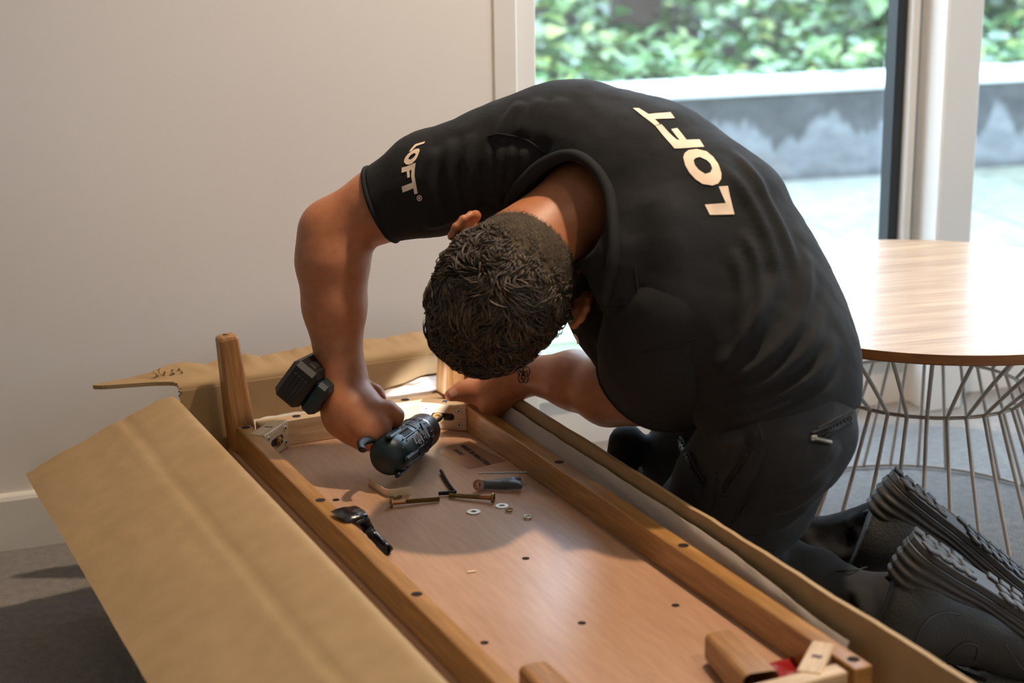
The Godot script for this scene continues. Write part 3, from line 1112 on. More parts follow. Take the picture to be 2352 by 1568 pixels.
	g = Geo.new()
	var nn := track.size() - 1
	for side in [1.0, -1.0]:
		g.grid(nn, 8, func(a, b):
			var k := roundi(a * nn)
			var wide: float = lerpf(0.036, 0.016, smoothstep(0.15, 0.6, a)) * (1.0 - 0.75 * smoothstep(0.93, 1.0, a))
			var across := Vector3(0.85, 0.0, -0.5)
			var puff: float = 0.0025 + 0.005 * smoothstep(0.25, 0.6, a)
			return track[k] - at + across * (b - 0.5) * wide + Vector3(0, side * puff * sin(PI * b) + 0.0018 * soft.get_noise_2d(a * 0.9, b * 0.08), 0))
	g.to(self, "film", M.black_film, pouch)
	# two loose legs and a red scrap near the camera
	var leg := thing("loose_leg", "loose oak table leg lying on the panel near the red scrap and right rail", "table leg", Vector3.ZERO, "")
	var a0: Vector3 = Vector3(0.2162, 0.24, -1.6914)
	var a1: Vector3 = a0 + (Vector3(0.2625, 0.24, -1.532) - a0).normalized() * 0.112
	leg.position = a0
	lying_leg(leg, a0, a1)
	leg = thing("loose_leg", "loose brown table leg lying flat at the bottom edge, near the left rail", "table leg", Vector3.ZERO, "")
	a0 = Vector3(0.0155, 0.238, -1.6265)
	a1 = a0 + (Vector3(0.0933, 0.238, -1.4395) - a0).normalized() * 0.148
	leg.position = a0
	lying_leg(leg, a0, a1)
	g = Geo.new()
	g.sheet(14, 10, 0.0008, func(a, b): return Vector3((a - 0.5) * 0.06, 0.004 + 0.006 * sin(a * 5.0) * sin(b * 4.0), (b - 0.5) * 0.035))
	tag(g.to(self, "red_scrap", M.red_plastic, self, Transform3D(Basis(Vector3.UP, 0.5), Vector3(0.2802, 0.222, -1.6564))), "red plastic scrap behind the loose leg at the near right corner", "scrap")
	g = Geo.new()
	g.box(Transform3D(Basis(Vector3.UP, 0.3), Vector3.ZERO), Vector3(0.011, 0.0015, 0.004), 0.0005)
	tag(g.to(self, "wood_chip", M.white_strip, self, Transform3D(Basis.IDENTITY, Vector3(-0.0536, 0.221, -1.9395))), "tiny pale wood chip alone on the panel", "chip")


func lying_leg(t: Node3D, a: Vector3, b: Vector3) -> void:
	var y := (a - b).normalized()
	var x := y.cross(Vector3.UP).normalized()
	var o := turned_leg(t, Transform3D(Basis(x, y, x.cross(y)), b - a), a.distance_to(b), 0.040, 0.034)
	o.name = "leg_body"


func aim(a: Vector3, b: Vector3) -> Transform3D:
	var x := (b - a).normalized()
	var z := x.cross(Vector3.UP).normalized()
	return Transform3D(Basis(x, z.cross(x), z), a)


# ---------- the round wire table ----------

func round_table() -> void:
	var mid: Vector3 = Vector3(0.6602, 0, -2.6217)
	var t := thing("round_table", "round low table with an ash top on a flared wire base, by the window", "table", mid)
	var high := 0.392
	var r := 0.367
	var g := Geo.new()
	g.lathe([Vector2(0, high), Vector2(r - 0.001, high), Vector2(r, high - 0.0006)], 96)
	g.to(self, "tabletop", M.ash_top, t, Transform3D(Basis(Vector3.UP, 0.25), Vector3.ZERO))
	g = Geo.new()
	g.lathe([Vector2(r, high - 0.0006), Vector2(r + 0.0002, high - 0.014), Vector2(r - 0.002, high - 0.016), Vector2(0, high - 0.016)], 96)
	g.to(self, "edge_band", M.edge_band, t)
	var wire: Material = M.wire_paint
	for ring in [[0.158, 0.232, "waist_ring"], [0.262, 0.005, "base_ring"]]:
		g = Geo.new()
		var path := []
		for k in 49:
			path.append(Vector3(cos(TAU * k / 48) * ring[0], ring[1], sin(TAU * k / 48) * ring[0]))
		g.tube(path, 0.003, 8, false)
		g.to(self, ring[2], wire, t)
	var spoke := Geo.new()
	spoke.tube(curve([Vector3(0.318, high - 0.018, 0), Vector3(0.24, 0.307, 0), Vector3(0.168, 0.240, 0), Vector3(0.161, 0.232, 0), Vector3(0.166, 0.220, 0), Vector3(0.21, 0.119, 0), Vector3(0.262, 0.003, 0)], 4), 0.0032, 8)
	var shared := spoke.mesh()
	shared.surface_set_material(0, wire)
	for k in 34:
		var o := MeshInstance3D.new()
		o.name = "spoke"
		o.mesh = shared
		o.rotation.y = TAU * (k + 0.3) / 34
		t.add_child(o, true)


# ---------- bodies as fields of tapered capsules, meshed as surface nets ----------

class Field:
	var a := PackedVector3Array()
	var ab := PackedVector3Array()
	var inv := PackedFloat32Array()
	var ra := PackedFloat32Array()
	var dr := PackedFloat32Array()
	var kk := PackedFloat32Array()
	var flat := PackedVector3Array()      # axis along which the part is thinner
	var by := PackedFloat32Array()        # how many times thinner
	var cuts := []                        # [from, to, radius from, radius to, softness]
	var creases := []
	var slack: FastNoiseLite
	var planes := []                      # [point, normal, softness]: what lies on the normal's side is cut off

	func add(p: Vector3, q: Vector3, r0: float, r1: float, k := 0.02, axis := Vector3.ZERO, times := 1.0) -> void:
		a.append(p)
		ab.append(q - p)
		var l := (q - p).length_squared()
		inv.append(1.0 / l if l > 1e-9 else 0.0)
		ra.append(r0)
		dr.append(r1 - r0)
		kk.append(k)
		flat.append(axis.normalized())
		by.append(times)

	func chain(points: Array, radii: Array, k := 0.02, axis := Vector3.ZERO, times := 1.0) -> void:
		for i in points.size() - 1:
			add(points[i], points[i + 1], radii[i], radii[i + 1], k, axis, times)

	func one(i: int, p: Vector3) -> float:
		var w := p - a[i]
		var s := by[i]
		if s != 1.0:
			w += flat[i] * (w.dot(flat[i]) * (s - 1.0))
			var e := ab[i] + flat[i] * (ab[i].dot(flat[i]) * (s - 1.0))
			var l := e.length_squared()
			var h := clampf(w.dot(e) / l, 0.0, 1.0) if l > 1e-9 else 0.0
			return ((w - e * h).length() - ra[i] - dr[i] * h) / s
		var t := clampf(w.dot(ab[i]) * inv[i], 0.0, 1.0)
		return (w - ab[i] * t).length() - ra[i] - dr[i] * t

	func near(p: Vector3, reach: float) -> PackedInt32Array:
		var d := PackedFloat32Array()
		var best := 1e9
		for i in a.size():
			var x := one(i, p)
			d.append(x)
			best = minf(best, x)
		var r := PackedInt32Array()
		for i in a.size():
			if d[i] < best + reach + kk[i] * 1.6:
				r.append(i)
		return r

	func at(p: Vector3, list: PackedInt32Array) -> float:
		var d := 1e3
		for i in list:
			var x := one(i, p)
			var k := kk[i]
			var h := k - absf(d - x)
			d = minf(d, x)
			if h > 0.0:
				d -= h * h * 0.25 / k
		return d

	func whole(p: Vector3, list: PackedInt32Array) -> float:
		var d := at(p, list)
		for c in cuts:
			var ca: Vector3 = c[0]
			var cd: Vector3 = c[1] - ca
			var t := clampf((p - ca).dot(cd) / cd.length_squared(), 0.0, 1.0)
			var x: float = -((p - ca - cd * t).length() - lerpf(c[2], c[3], t))
			var h: float = maxf(c[4] - absf(d - x), 0.0)
			d = maxf(d, x) + h * h * 0.25 / maxf(c[4], 1e-5)
		for c in planes:
			var x: float = (p - c[0]).dot(c[1])
			if c.size() > 3 and (p - c[0]).length() > c[3]:
				continue
			var h: float = maxf(c[2] - absf(d - x), 0.0)
			d = maxf(d, x) + h * h * 0.25 / maxf(c[2], 1e-5)
		return d

	func lift(p: Vector3) -> float:
		# how far folds and slack raise the cloth off the plain form: each fold is a run of points, a width and a height
		if slack == null:
			return 0.0
		var y := 0.0022 * slack.get_noise_3dv(p) + 0.0008 * slack.get_noise_3dv(p * 2.7)
		for c in creases:
			if (p - c[3]).length_squared() > c[4]:
				continue
			var pts: Array = c[0]
			var last := pts.size() - 2
			var near_ := 1e9
			var where := 0.0
			for i in last + 1:
				var p0: Vector3 = pts[i]
				var e: Vector3 = pts[i + 1] - p0
				var t := clampf((p - p0).dot(e) / maxf(e.length_squared(), 1e-9), 0.0, 1.0)
				var d := (p - p0 - e * t).length_squared()
				if d < near_:
					near_ = d
					where = (i + t) / (last + 1)
			var x: float = near_ / (c[1] * c[1])
			if x < 7.0:
				y += c[2] * exp(-x) * smoothstep(0.0, 0.25, where) * (1.0 - smoothstep(0.7, 1.0, where))
		return y

	func raised(p: Vector3, by_: float) -> Vector3:
		return p + slope(p) * (lift(p) + by_)

	func bounds() -> AABB:
		var b := AABB(a[0], Vector3.ZERO)
		for i in a.size():
			var r := maxf(ra[i], ra[i] + dr[i]) + 0.01
			b = b.merge(AABB(a[i] - Vector3.ONE * r, Vector3.ONE * 2 * r)).merge(AABB(a[i] + ab[i] - Vector3.ONE * r, Vector3.ONE * 2 * r))
		return b

	func all() -> PackedInt32Array:
		return PackedInt32Array(range(a.size()))

	func hit(from: Vector3, dir: Vector3, list := PackedInt32Array()) -> Vector3:
		var l := list if list.size() else all()
		var t := 0.4
		for i in 160:
			var d := whole(from + dir * t, l)
			if d < 0.0003:
				break
			t += clampf(d * 0.7, 0.0004, 0.2)
			if t > 4.0:
				return Vector3.INF
		return from + dir * t

	func slope(p: Vector3) -> Vector3:
		var l := near(p, 0.05)
		var e := 0.003
		return Vector3(whole(p + Vector3(e, 0, 0), l) - whole(p - Vector3(e, 0, 0), l), whole(p + Vector3(0, e, 0), l) - whole(p - Vector3(0, e, 0), l), whole(p + Vector3(0, 0, e), l) - whole(p - Vector3(0, 0, e), l)).normalized()

	func net(cell: float, skip := []) -> Geo:
		# blocks of 8 cells; only those the surface can cross are sampled
		var box := bounds()
		var lo := box.position
		var n := Vector3i((box.size / cell).ceil()) + Vector3i.ONE
		var blocks := Vector3i((n.x + 7) / 8, (n.y + 7) / 8, (n.z + 7) / 8)
		var sx := blocks.x * 8 + 1
		var sxy := sx * (blocks.y * 8 + 1)
		var half := cell * 4.0
		var diag := half * 1.7321
		var g := Geo.new()
		var cells := {}
		var edges := []
		var val := PackedFloat32Array()
		val.resize(729)
		var off := PackedInt32Array([0, 1, 9, 10, 81, 82, 90, 91])
		var pairs := [[0, 1], [2, 3], [4, 5], [6, 7], [0, 2], [1, 3], [4, 6], [5, 7], [0, 4], [1, 5], [2, 6], [3, 7]]
		var place := PackedVector3Array()
		for q in 8:
			place.append(Vector3(q & 1, (q >> 1) & 1, q >> 2))
		for bz in blocks.z:
			for by_ in blocks.y:
				for bx in blocks.x:
					var origin := lo + Vector3(bx, by_, bz) * cell * 8.0
					var mid := origin + Vector3.ONE * half
					var list := near(mid, diag * 2.0)
					var d0 := at(mid, list)
					if absf(d0) > diag * 1.15 + 0.002 and not (d0 < 0 and (cuts.size() or planes.size())):
						continue
					var skipped := false
					for s in skip:
						if (mid - s[0]).length() < s[1]:
							skipped = true
					if skipped:
						continue
					var plus := 0
					var o := 0
					for k in 9:
						for j in 9:
							var p := origin + Vector3(0, j * cell, k * cell)
							for i in 9:
								var x := whole(p, list)
								val[o] = x
								if x > 0.0:
									plus += 1
								o += 1
								p.x += cell
					if plus == 0 or plus == 729:
						continue
					for k in 8:
						for j in 8:
							for i in 8:
								var at_ := i + j * 9 + k * 81
								var m := 0
								for q in 8:
									if val[at_ + off[q]] > 0.0:
										m |= 1 << q
								if m == 0 or m == 255:
									continue
								var sum := Vector3.ZERO
								var count := 0
								for e in pairs:
									var e0: int = e[0]
									var e1: int = e[1]
									if ((m >> e0) & 1) != ((m >> e1) & 1):
										var v0 := val[at_ + off[e0]]
										var t := v0 / (v0 - val[at_ + off[e1]])
										sum += place[e0].lerp(place[e1], t)
										count += 1
								var id := (bx * 8 + i) + (by_ * 8 + j) * sx + (bz * 8 + k) * sxy
								cells[id] = g.v.size()
								g.v.append(origin + (Vector3(i, j, k) + sum / count) * cell)
								var s0 := m & 1
								if s0 != (m >> 1) & 1:
									edges.append([id, sx, sxy, s0])
								if s0 != (m >> 2) & 1:
									edges.append([id, sxy, 1, s0])
								if s0 != (m >> 4) & 1:
									edges.append([id, 1, sx, s0])
		for e in edges:
			var c0: int = cells.get(e[0], -1)
			var c1: int = cells.get(e[0] - e[1], -1)
			var c2: int = cells.get(e[0] - e[1] - e[2], -1)
			var c3: int = cells.get(e[0] - e[2], -1)
			if c0 < 0 or c1 < 0 or c2 < 0 or c3 < 0:
				continue
			if e[3] == 1:
				g.idx.append_array([c0, c1, c2, c0, c2, c3])
			else:
				g.idx.append_array([c0, c2, c1, c0, c3, c2])
		return g


func creased(g: Geo, f: Field, creases: Array) -> void:
	f.creases = []
	for c in creases:
		var pts: Array = c[0]
		if pts.size() < 2:
			continue
		var mid := Vector3.ZERO
		for p in pts:
			mid += p / pts.size()
		var far := 0.0
		for p in pts:
			far = maxf(far, p.distance_to(mid))
		var reach: float = far + c[1] * 2.5
		f.creases.append([pts, c[1], c[2], mid, reach * reach])
	f.slack = FastNoiseLite.new()
	f.slack.seed = 61
	f.slack.frequency = 11.0
	f.slack.fractal_octaves = 2
	var nn: PackedVector3Array = g.mesh().surface_get_arrays(0)[Mesh.ARRAY_NORMAL]
	for i in g.v.size():
		g.v[i] += nn[i] * f.lift(g.v[i])


func on_cloth(f: Field, rays: Array, steps := 6) -> Array:       # a smooth run along the surface met from the eye
	var pts := []
	for r in rays:
		var p := f.hit(EYE, r)
		if p != Vector3.INF:
			pts.append(p)
	return curve(pts, steps) if pts.size() > 1 else pts


func printed(f: Field, outline: Array, holes: Array, cell: float, parent: Node3D, called: String, material: Material, corner: Array, lift := 0.0009) -> void:
	# a flat print pressed onto the cloth: cut to small pieces, each corner laid on the surface. The outline is measured in the frame that the four directions of corner span.
	var piece := PackedVector2Array(outline)
	if Geometry2D.is_polygon_clockwise(piece):
		piece.reverse()
	var box := Rect2(piece[0], Vector2.ZERO)
	for p in piece:
		box = box.expand(p)
	var g := Geo.new()
	var seen := {}
	for i in int(ceil(box.size.x / cell)):
		for j in int(ceil(box.size.y / cell)):
			var q := box.position + Vector2(i, j) * cell
			var tile := PackedVector2Array([q, q + Vector2(cell, 0), q + Vector2(cell, cell), q + Vector2(0, cell)])
			var parts := Geometry2D.intersect_polygons(tile, piece)
			for h in holes:
				var left := []
				for part in parts:
					left.append_array(Geometry2D.clip_polygons(part, PackedVector2Array(h)))
				parts.assign(left)
			for part in parts:
				var t := Geometry2D.triangulate_polygon(part)
				for k in t:
					var key := Vector2i(part[k] * 40.0)
					if not seen.has(key):
						var at := Vector2(part[k].x, part[k].y)
						var dir: Vector3 = (corner[0] + corner[1] * at.x + corner[2] * at.y).normalized()
						var p := f.hit(EYE, dir)
						if p == Vector3.INF:
							p = EYE + dir * 2.2
						seen[key] = g.v.size()
						g.v.append(f.raised(p, lift))
					g.idx.append(seen[key])
	if g.idx.size():
		g.to(self, called, material, parent)


# ---------- the cordless drill ----------

func drill() -> void:
	var rear: Vector3 = Vector3(-0.1701, 0.268, -2.236)
	var tip: Vector3 = Vector3(-0.1092, 0.2415, -2.4748)
	var t := thing("cordless_drill", "dark green cordless drill driving a bolt into the corner block beneath the hand", "drill", rear)
	var x := (tip - rear).normalized()
	var y := -(Vector3(-0.79, 0.60, -0.12) - x * Vector3(-0.79, 0.60, -0.12).dot(x)).normalized()
	t.basis = Basis(x, y, x.cross(y))      # x towards the bit, the handle along -y
	var straight := Transform3D(Basis(Vector3.BACK, -PI / 2), Vector3.ZERO)
	var lie := straight * Transform3D(Basis.from_scale(Vector3(1, 0.88, 1)), Vector3.ZERO)     # lathes turned onto x
	var g := Geo.new()
	g.lathe([Vector2(0, -0.026), Vector2(0.014, -0.025), Vector2(0.024, -0.017), Vector2(0.0285, -0.004), Vector2(0.030, 0.012), Vector2(0.030, 0.06), Vector2(0.029, 0.085), Vector2(0.0275, 0.092)], 32, lie)
	var body := g.to(self, "motor_housing", M.tool_green, t)
	g = Geo.new()
	for s in [-0.55, 1.0, 1.9]:
		g.box(Transform3D(Basis(Vector3.RIGHT, PI + s), Vector3.ZERO) * Transform3D(Basis.IDENTITY, Vector3(0.006, 0, 0.0288)), Vector3(0.05, 0.010, 0.006), 0.002)
	g.lathe([Vector2(0.0303, 0.0715), Vector2(0.0312, 0.073), Vector2(0.0312, 0.0755), Vector2(0.0303, 0.077)], 32, lie)
	g.to(self, "housing_shoulder", M.tool_green, body)
	g = Geo.new()
	for k in 7:
		for s in [-1, 1]:
			var w: float = PI + 0.45 + 0.55 * s
			g.box(Transform3D(Basis(Vector3.RIGHT, w), Vector3.ZERO) * Transform3D(Basis.IDENTITY, Vector3(0.012 + k * 0.0055, 0, 0.0298)), Vector3(0.0022, 0.013, 0.001), 0.0)
	g.to(self, "vent_slots", M.hole_dark, body)
	g = Geo.new()
	for s in [0.85, 0.05, 1.5, -0.6]:
		g.box(Transform3D(Basis(Vector3.RIGHT, PI + s), Vector3.ZERO) * Transform3D(Basis.IDENTITY, Vector3(0.040, 0, 0.0296)), Vector3(0.085, 0.0022, 0.0024), 0.0006)
	g.box(Transform3D(Basis(Vector3.RIGHT, PI + 0.45), Vector3.ZERO) * Transform3D(Basis.IDENTITY, Vector3(0.078, 0, 0.0300)), Vector3(0.003, 0.034, 0.002), 0.0006)
	g.to(self, "moulded_rib", M.tool_green, body)
	g = Geo.new()
	for k in 26:
		var w := PI + rng.randf_range(-0.8, 1.6)
		var xx := rng.randf_range(-0.012, 0.016)
		var rr := 0.0262 if xx < 0 else 0.0300
		g.box(Transform3D(Basis(Vector3.RIGHT, w), Vector3.ZERO) * Transform3D(Basis(Vector3.BACK, rng.randf() * 3.0), Vector3(xx, 0, rr)), Vector3(rng.randf_range(0.0008, 0.003), rng.randf_range(0.0006, 0.0015), 0.001), 0.0)
	g.to(self, "paint_spots", plain("dried_paint", Color(0.50, 0.42, 0.26), 0.7), body)
	g = Geo.new()
	g.lathe([Vector2(0.0275, 0.092), Vector2(0.0285, 0.096), Vector2(0.0285, 0.108), Vector2(0.0265, 0.112), Vector2(0.0265, 0.118), Vector2(0.0275, 0.120), Vector2(0.0275, 0.134), Vector2(0.0255, 0.138)], 32, lie)
	var ring := g.to(self, "torque_ring", M.tool_black, t)
	g = Geo.new()
	for k in 22:
		g.box(Transform3D(Basis(Vector3.RIGHT, TAU * k / 22), Vector3.ZERO) * Transform3D(Basis.IDENTITY, Vector3(0.112, 0, 0.0277)), Vector3(0.011, 0.0028, 0.0014), 0.0005)
	g.to(self, "grip_ridges", M.tool_black, ring)
	g = Geo.new()
	g.lathe([Vector2(0.0262, 0.138), Vector2(0.0266, 0.139), Vector2(0.0266, 0.143), Vector2(0.0255, 0.144)], 32, lie)
	g.to(self, "steel_collar", M.steel, t)
	g = Geo.new()
	g.lathe([Vector2(0.0255, 0.144), Vector2(0.0262, 0.147), Vector2(0.0262, 0.176), Vector2(0.0245, 0.184), Vector2(0.019, 0.187), Vector2(0.009, 0.187), Vector2(0.008, 0.180), Vector2(0, 0.180)], 32, lie)
	g.to(self, "chuck", M.tool_grey, t)
	g = Geo.new()
	g.lathe([Vector2(0.0035, 0.150), Vector2(0.0035, rear.distance_to(tip) - 0.006), Vector2(0.0022, rear.distance_to(tip) + 0.003), Vector2(0, rear.distance_to(tip) + 0.003)], 6, straight)
	g.to(self, "hex_bit", M.steel_dark, t)
	# the handle with its trigger, the shoe and the battery
	g = Geo.new()
	g.tube([Vector3(0.045, -0.015, 0), Vector3(0.038, -0.035, 0), Vector3(0.032, -0.06, 0), Vector3(0.026, -0.09, 0), Vector3(0.022, -0.118, 0)], [0.022, 0.0185, 0.0175, 0.018, 0.021], 18, true, Vector2(1.0, 0.86))
	g.to(self, "handle", M.tool_black, t)
	g = Geo.new()
	g.tube([Vector3(0.064, -0.026, 0), Vector3(0.062, -0.036, 0), Vector3(0.056, -0.046, 0)], [0.006, 0.0085, 0.006], 10)
	g.to(self, "trigger", M.tool_grey, t)
	g = Geo.new()
	g.box(Transform3D(Basis.IDENTITY, Vector3(0.022, -0.128, 0)), Vector3(0.088, 0.024, 0.050), 0.006)
	g.to(self, "battery_shoe", M.tool_green, t)
	g = Geo.new()
	g.box(Transform3D(Basis.IDENTITY, Vector3(0.020, -0.160, 0)), Vector3(0.094, 0.042, 0.062), 0.007)
	var pack := g.to(self, "battery", M.tool_black, t)
	g = Geo.new()
	for s in [-1, 1]:
		g.box(Transform3D(Basis.IDENTITY, Vector3(0.020, -0.158, 0.0314 * s)), Vector3(0.06, 0.012, 0.002), 0.0008)
	for k in 4:
		g.box(Transform3D(Basis.IDENTITY, Vector3(-0.0275, -0.150 - k * 0.006, 0.0)), Vector3(0.0016, 0.003, 0.03), 0.0005)
	g.to(self, "battery_ribs", M.tool_grey, pack)
	g = Geo.new()
	g.box(Transform3D(Basis.IDENTITY, Vector3(0.066, -0.146, 0)), Vector3(0.006, 0.013, 0.026), 0.0025)
	g.to(self, "release_button", M.tool_black, pack)
	g = Geo.new()
	g.tube(curve([Vector3(0.004, -0.027, -0.004), Vector3(-0.018, -0.035, -0.003), Vector3(-0.042, -0.036, -0.002), Vector3(-0.056, -0.028, -0.002)], 6), 0.0042, 10, true, Vector2(1.0, 1.5))
	g.to(self, "belt_hook", M.tool_black, t)
	letter(t, "name_plate", "Makita", 0.0145, plain("plate_print", Color(0.62, 0.58, 0.55), 0.5), Transform3D(Basis(Vector3.RIGHT, 0.45), Vector3.ZERO) * Transform3D(Basis(Vector3(-1, 0, 0), Vector3(0, 1, 0), Vector3(0, 0, -1)), Vector3(0.058, 0.0, -0.0304)), true, 0.0008)
	# the work lamp above the trigger lights the corner block
	var lamp_at := Vector3(0.084, -0.034, 0.013)
	g = Geo.new()
	g.lathe([Vector2(0, 0.0), Vector2(0.003, -0.0005), Vector2(0.0042, -0.003), Vector2(0.0042, -0.010)], 12, Transform3D(Basis(Vector3.BACK, -PI / 2), lamp_at))
	var glow := plain("work_lamp_glow", Color(1, 1, 1), 0.3)
	glow.emission_enabled = true
	glow.emission = Color(0.93, 0.95, 1.0)
	glow.emission_energy_multiplier = 6.0
	g.to(self, "work_lamp", glow, t)
	var beam_light := SpotLight3D.new()
	beam_light.name = "work_lamp_beam"
	beam_light.light_color = Color(0.93, 0.95, 1.0)
	beam_light.light_energy = 0.17
	beam_light.light_size = 0.004
	beam_light.spot_angle = 26.0
	beam_light.spot_angle_attenuation = 0.5
	beam_light.spot_range = 3.0
	beam_light.spot_attenuation = 2.0
	beam_light.shadow_enabled = true
	beam_light.position = t.transform * (lamp_at + Vector3(0.003, 0, 0))
	beam_light.basis = Basis.looking_at(Vector3(-0.129, 0.228, -2.4975) - beam_light.position, Vector3.UP)
	add_child(beam_light)


# ---------- the man ----------

func person() -> void:
	var t := thing("person", "man kneeling in black work shirt and trousers, head bowed, holding a drill", "person", Vector3(0.42, 0, -2.25))
	var home := Transform3D(Basis.IDENTITY, -t.position)
	# frames of the head: ear to ear, crown, back of the head
	var eye_side := Vector3.BACK.rotated(Vector3.RIGHT, deg_to_rad(PITCH))
	var img_up := Vector3(0.0, 0.962, -0.272)
	var ear := (Vector3(0.80, 0, 0) - img_up * 0.60).normalized()
	var fall := (Vector3(-0.60, 0, 0) - img_up * 0.80).normalized()
	var tilt := deg_to_rad(40.0)
	var crown := fall * cos(tilt) + eye_side * sin(tilt)
	var back := -fall * sin(tilt) + eye_side * cos(tilt)
	var hc: Vector3 = Vector3(-0.0051, 0.5254, -2.1559)
	var head := Transform3D(Basis(ear, crown, back), hc)

	# --- skin: head, neck, both arms and hands are one surface
	var skin := Field.new()
	var nape: Vector3 = Vector3(0.0933, 0.6209, -2.2141)
	var r_sh: Vector3 = Vector3(-0.0238, 0.6489, -2.326)
	skin.chain([r_sh, Vector3(-0.1758, 0.5968, -2.3476), Vector3(-0.2473, 0.5598, -2.3527)], [0.0476, 0.0483, 0.0450], 0.02)
	skin.chain([Vector3(-0.2469, 0.5499, -2.3499), Vector3(-0.2486, 0.5177, -2.3408), Vector3(-0.2476, 0.458, -2.3291), Vector3(-0.2447, 0.4039, -2.319)], [0.0462, 0.0486, 0.0419, 0.0360], 0.02)
	var l_sh: Vector3 = Vector3(0.2046, 0.4629, -2.107)
	skin.chain([l_sh, Vector3(0.1705, 0.3441, -2.2605)], [0.0344, 0.0408], 0.02)
	skin.chain([Vector3(0.1705, 0.3441, -2.2605), Vector3(0.1356, 0.3337, -2.2991), Vector3(0.0888, 0.3356, -2.3516), Vector3(0.0367, 0.3283, -2.4015)], [0.0420, 0.0451, 0.0399, 0.0299], 0.02)
	skin.chain([r_sh, Vector3(0.1095, 0.5801, -2.2545), l_sh], [0.040, 0.045, 0.034], 0.015)
	skin.add(Vector3(0.1095, 0.5801, -2.2545), nape, 0.045, 0.0510, 0.015)
	var g := skin.net(0.0048)
	var right_hand := right_hand_field()
	var left_hand := left_hand_field()
	var face := Field.new()
	skin_head(face, head)
	face.add(nape, head * Vector3(0, -0.055, 0.025), 0.0556, 0.055, 0.035)
	for h in [right_hand, left_hand, face]:
		join(g, h.net(0.003))
	g.moved(home)
	var body := g.to(self, "body", M.skin, t)
	body.set_meta("label", "bare head, neck, forearms and hands")
	nails(t, home, left_hand)
	tattoo(left_hand, skin, body, home)
	hair(t, head, home)

	# --- shirt
	var shirt := Field.new()
	shirt.chain([Vector3(-0.1831, 0.594, -2.3468), Vector3(-0.102, 0.6284, -2.3357), Vector3(-0.0236, 0.6535, -2.3169), Vector3(0.0471, 0.6746, -2.2916)], [0.0555, 0.0671, 0.0723, 0.0737], 0.03)
	shirt.chain([Vector3(0.0471, 0.6746, -2.2916), Vector3(0.0989, 0.68, -2.2724), Vector3(0.1763, 0.6443, -2.2207), Vector3(0.2517, 0.5892, -2.174), Vector3(0.301, 0.507, -2.1299), Vector3(0.3262, 0.4319, -2.0879), Vector3(0.3333, 0.3897, -2.0655)], [0.0760, 0.0794, 0.0997, 0.1040, 0.1014, 0.1038, 0.0978], 0.05)
	shirt.chain([Vector3(0.0774, 0.6256, -2.3297), Vector3(0.1679, 0.5916, -2.3409), Vector3(0.2564, 0.5403, -2.316), Vector3(0.3125, 0.4637, -2.2735), Vector3(0.3498, 0.3887, -2.2315), Vector3(0.3609, 0.3431, -2.2186)], [0.0717, 0.0994, 0.1050, 0.1041, 0.1032, 0.0973], 0.05)
	shirt.add(Vector3(0.1382, 0.4687, -2.2646), Vector3(0.1576, 0.4059, -2.2676), 0.0592, 0.0490, 0.03)
	shirt.chain([Vector3(0.1517, 0.6212, -2.1934), Vector3(0.1803, 0.5615, -2.1245), Vector3(0.2023, 0.5026, -2.0871)], [0.0593, 0.0745, 0.0722], 0.05)
	shirt.chain([Vector3(0.1406, 0.5485, -2.2871), Vector3(0.1586, 0.4691, -2.2855), Vector3(0.2372, 0.3992, -2.2865), Vector3(0.3022, 0.361, -2.2237)], [0.0622, 0.0627, 0.0633, 0.0796], 0.05)
	# the collar stands round the neck
	shirt.add(Vector3(0.1303, 0.6176, -2.2132), Vector3(0.0837, 0.612, -2.1596), 0.0729, 0.0635, 0.02)
	shirt.cuts.append([Vector3(0.0994, 0.6161, -2.2231), Vector3(0.0225, 0.6338, -2.0203), 0.0629, 0.0615, 0.006])
	# open sleeve ends
	var r_end: Vector3 = Vector3(-0.1782, 0.5957, -2.3473)
	var r_axis: Vector3 = (r_end - Vector3(-0.102, 0.6284, -2.3357)).normalized()
	shirt.planes.append([r_end, (r_axis + Vector3(0.0, 0.05, 0)).normalized(), 0.004, 0.16])
	# the left sleeve hangs open round the upper arm
	var sleeve := Field.new()
	sleeve.chain([Vector3(0.1709, 0.5571, -2.1441), Vector3(0.2023, 0.5026, -2.0871), Vector3(0.2015, 0.4495, -2.1136), Vector3(0.1986, 0.38, -2.1875)], [0.0529, 0.0678, 0.0824, 0.0875], 0.04)
	var l_end: Vector3 = Vector3(0.2006, 0.4108, -2.1494)
	var l_axis: Vector3 = (Vector3(0.1667, 0.3273, -2.3077) - Vector3(0.202, 0.4816, -2.0811)).normalized()
	sleeve.planes.append([l_end, l_axis, 0.004])
	sleeve.cuts.append([l_end + l_axis * 0.04, l_end - l_axis * 0.035, 0.0718, 0.0684, 0.004])
	# the hem
	shirt.planes.append([Vector3(0.3236, 0.3523, -2.0861), (Vector3(0.3365, 0.2867, -2.0676) - Vector3(0.3236, 0.3523, -2.0861)).normalized(), 0.01])
	g = shirt.net(0.0046)
	creased(g, shirt, shirt_folds(shirt))
	var arm_cover := sleeve.net(0.0046)
	creased(arm_cover, sleeve, sleeve_folds(sleeve))
	join(g, arm_cover)
	g.moved(home)
	var trim := [[r_end, r_axis, 0.17, 0.0036, shirt], [l_end, l_axis, 0.17, 0.0036, sleeve]]
	var top := g.to(self, "work_shirt", M.shirt_knit, t)
	top.set_meta("label", "black short-sleeved work shirt with pale lettering")
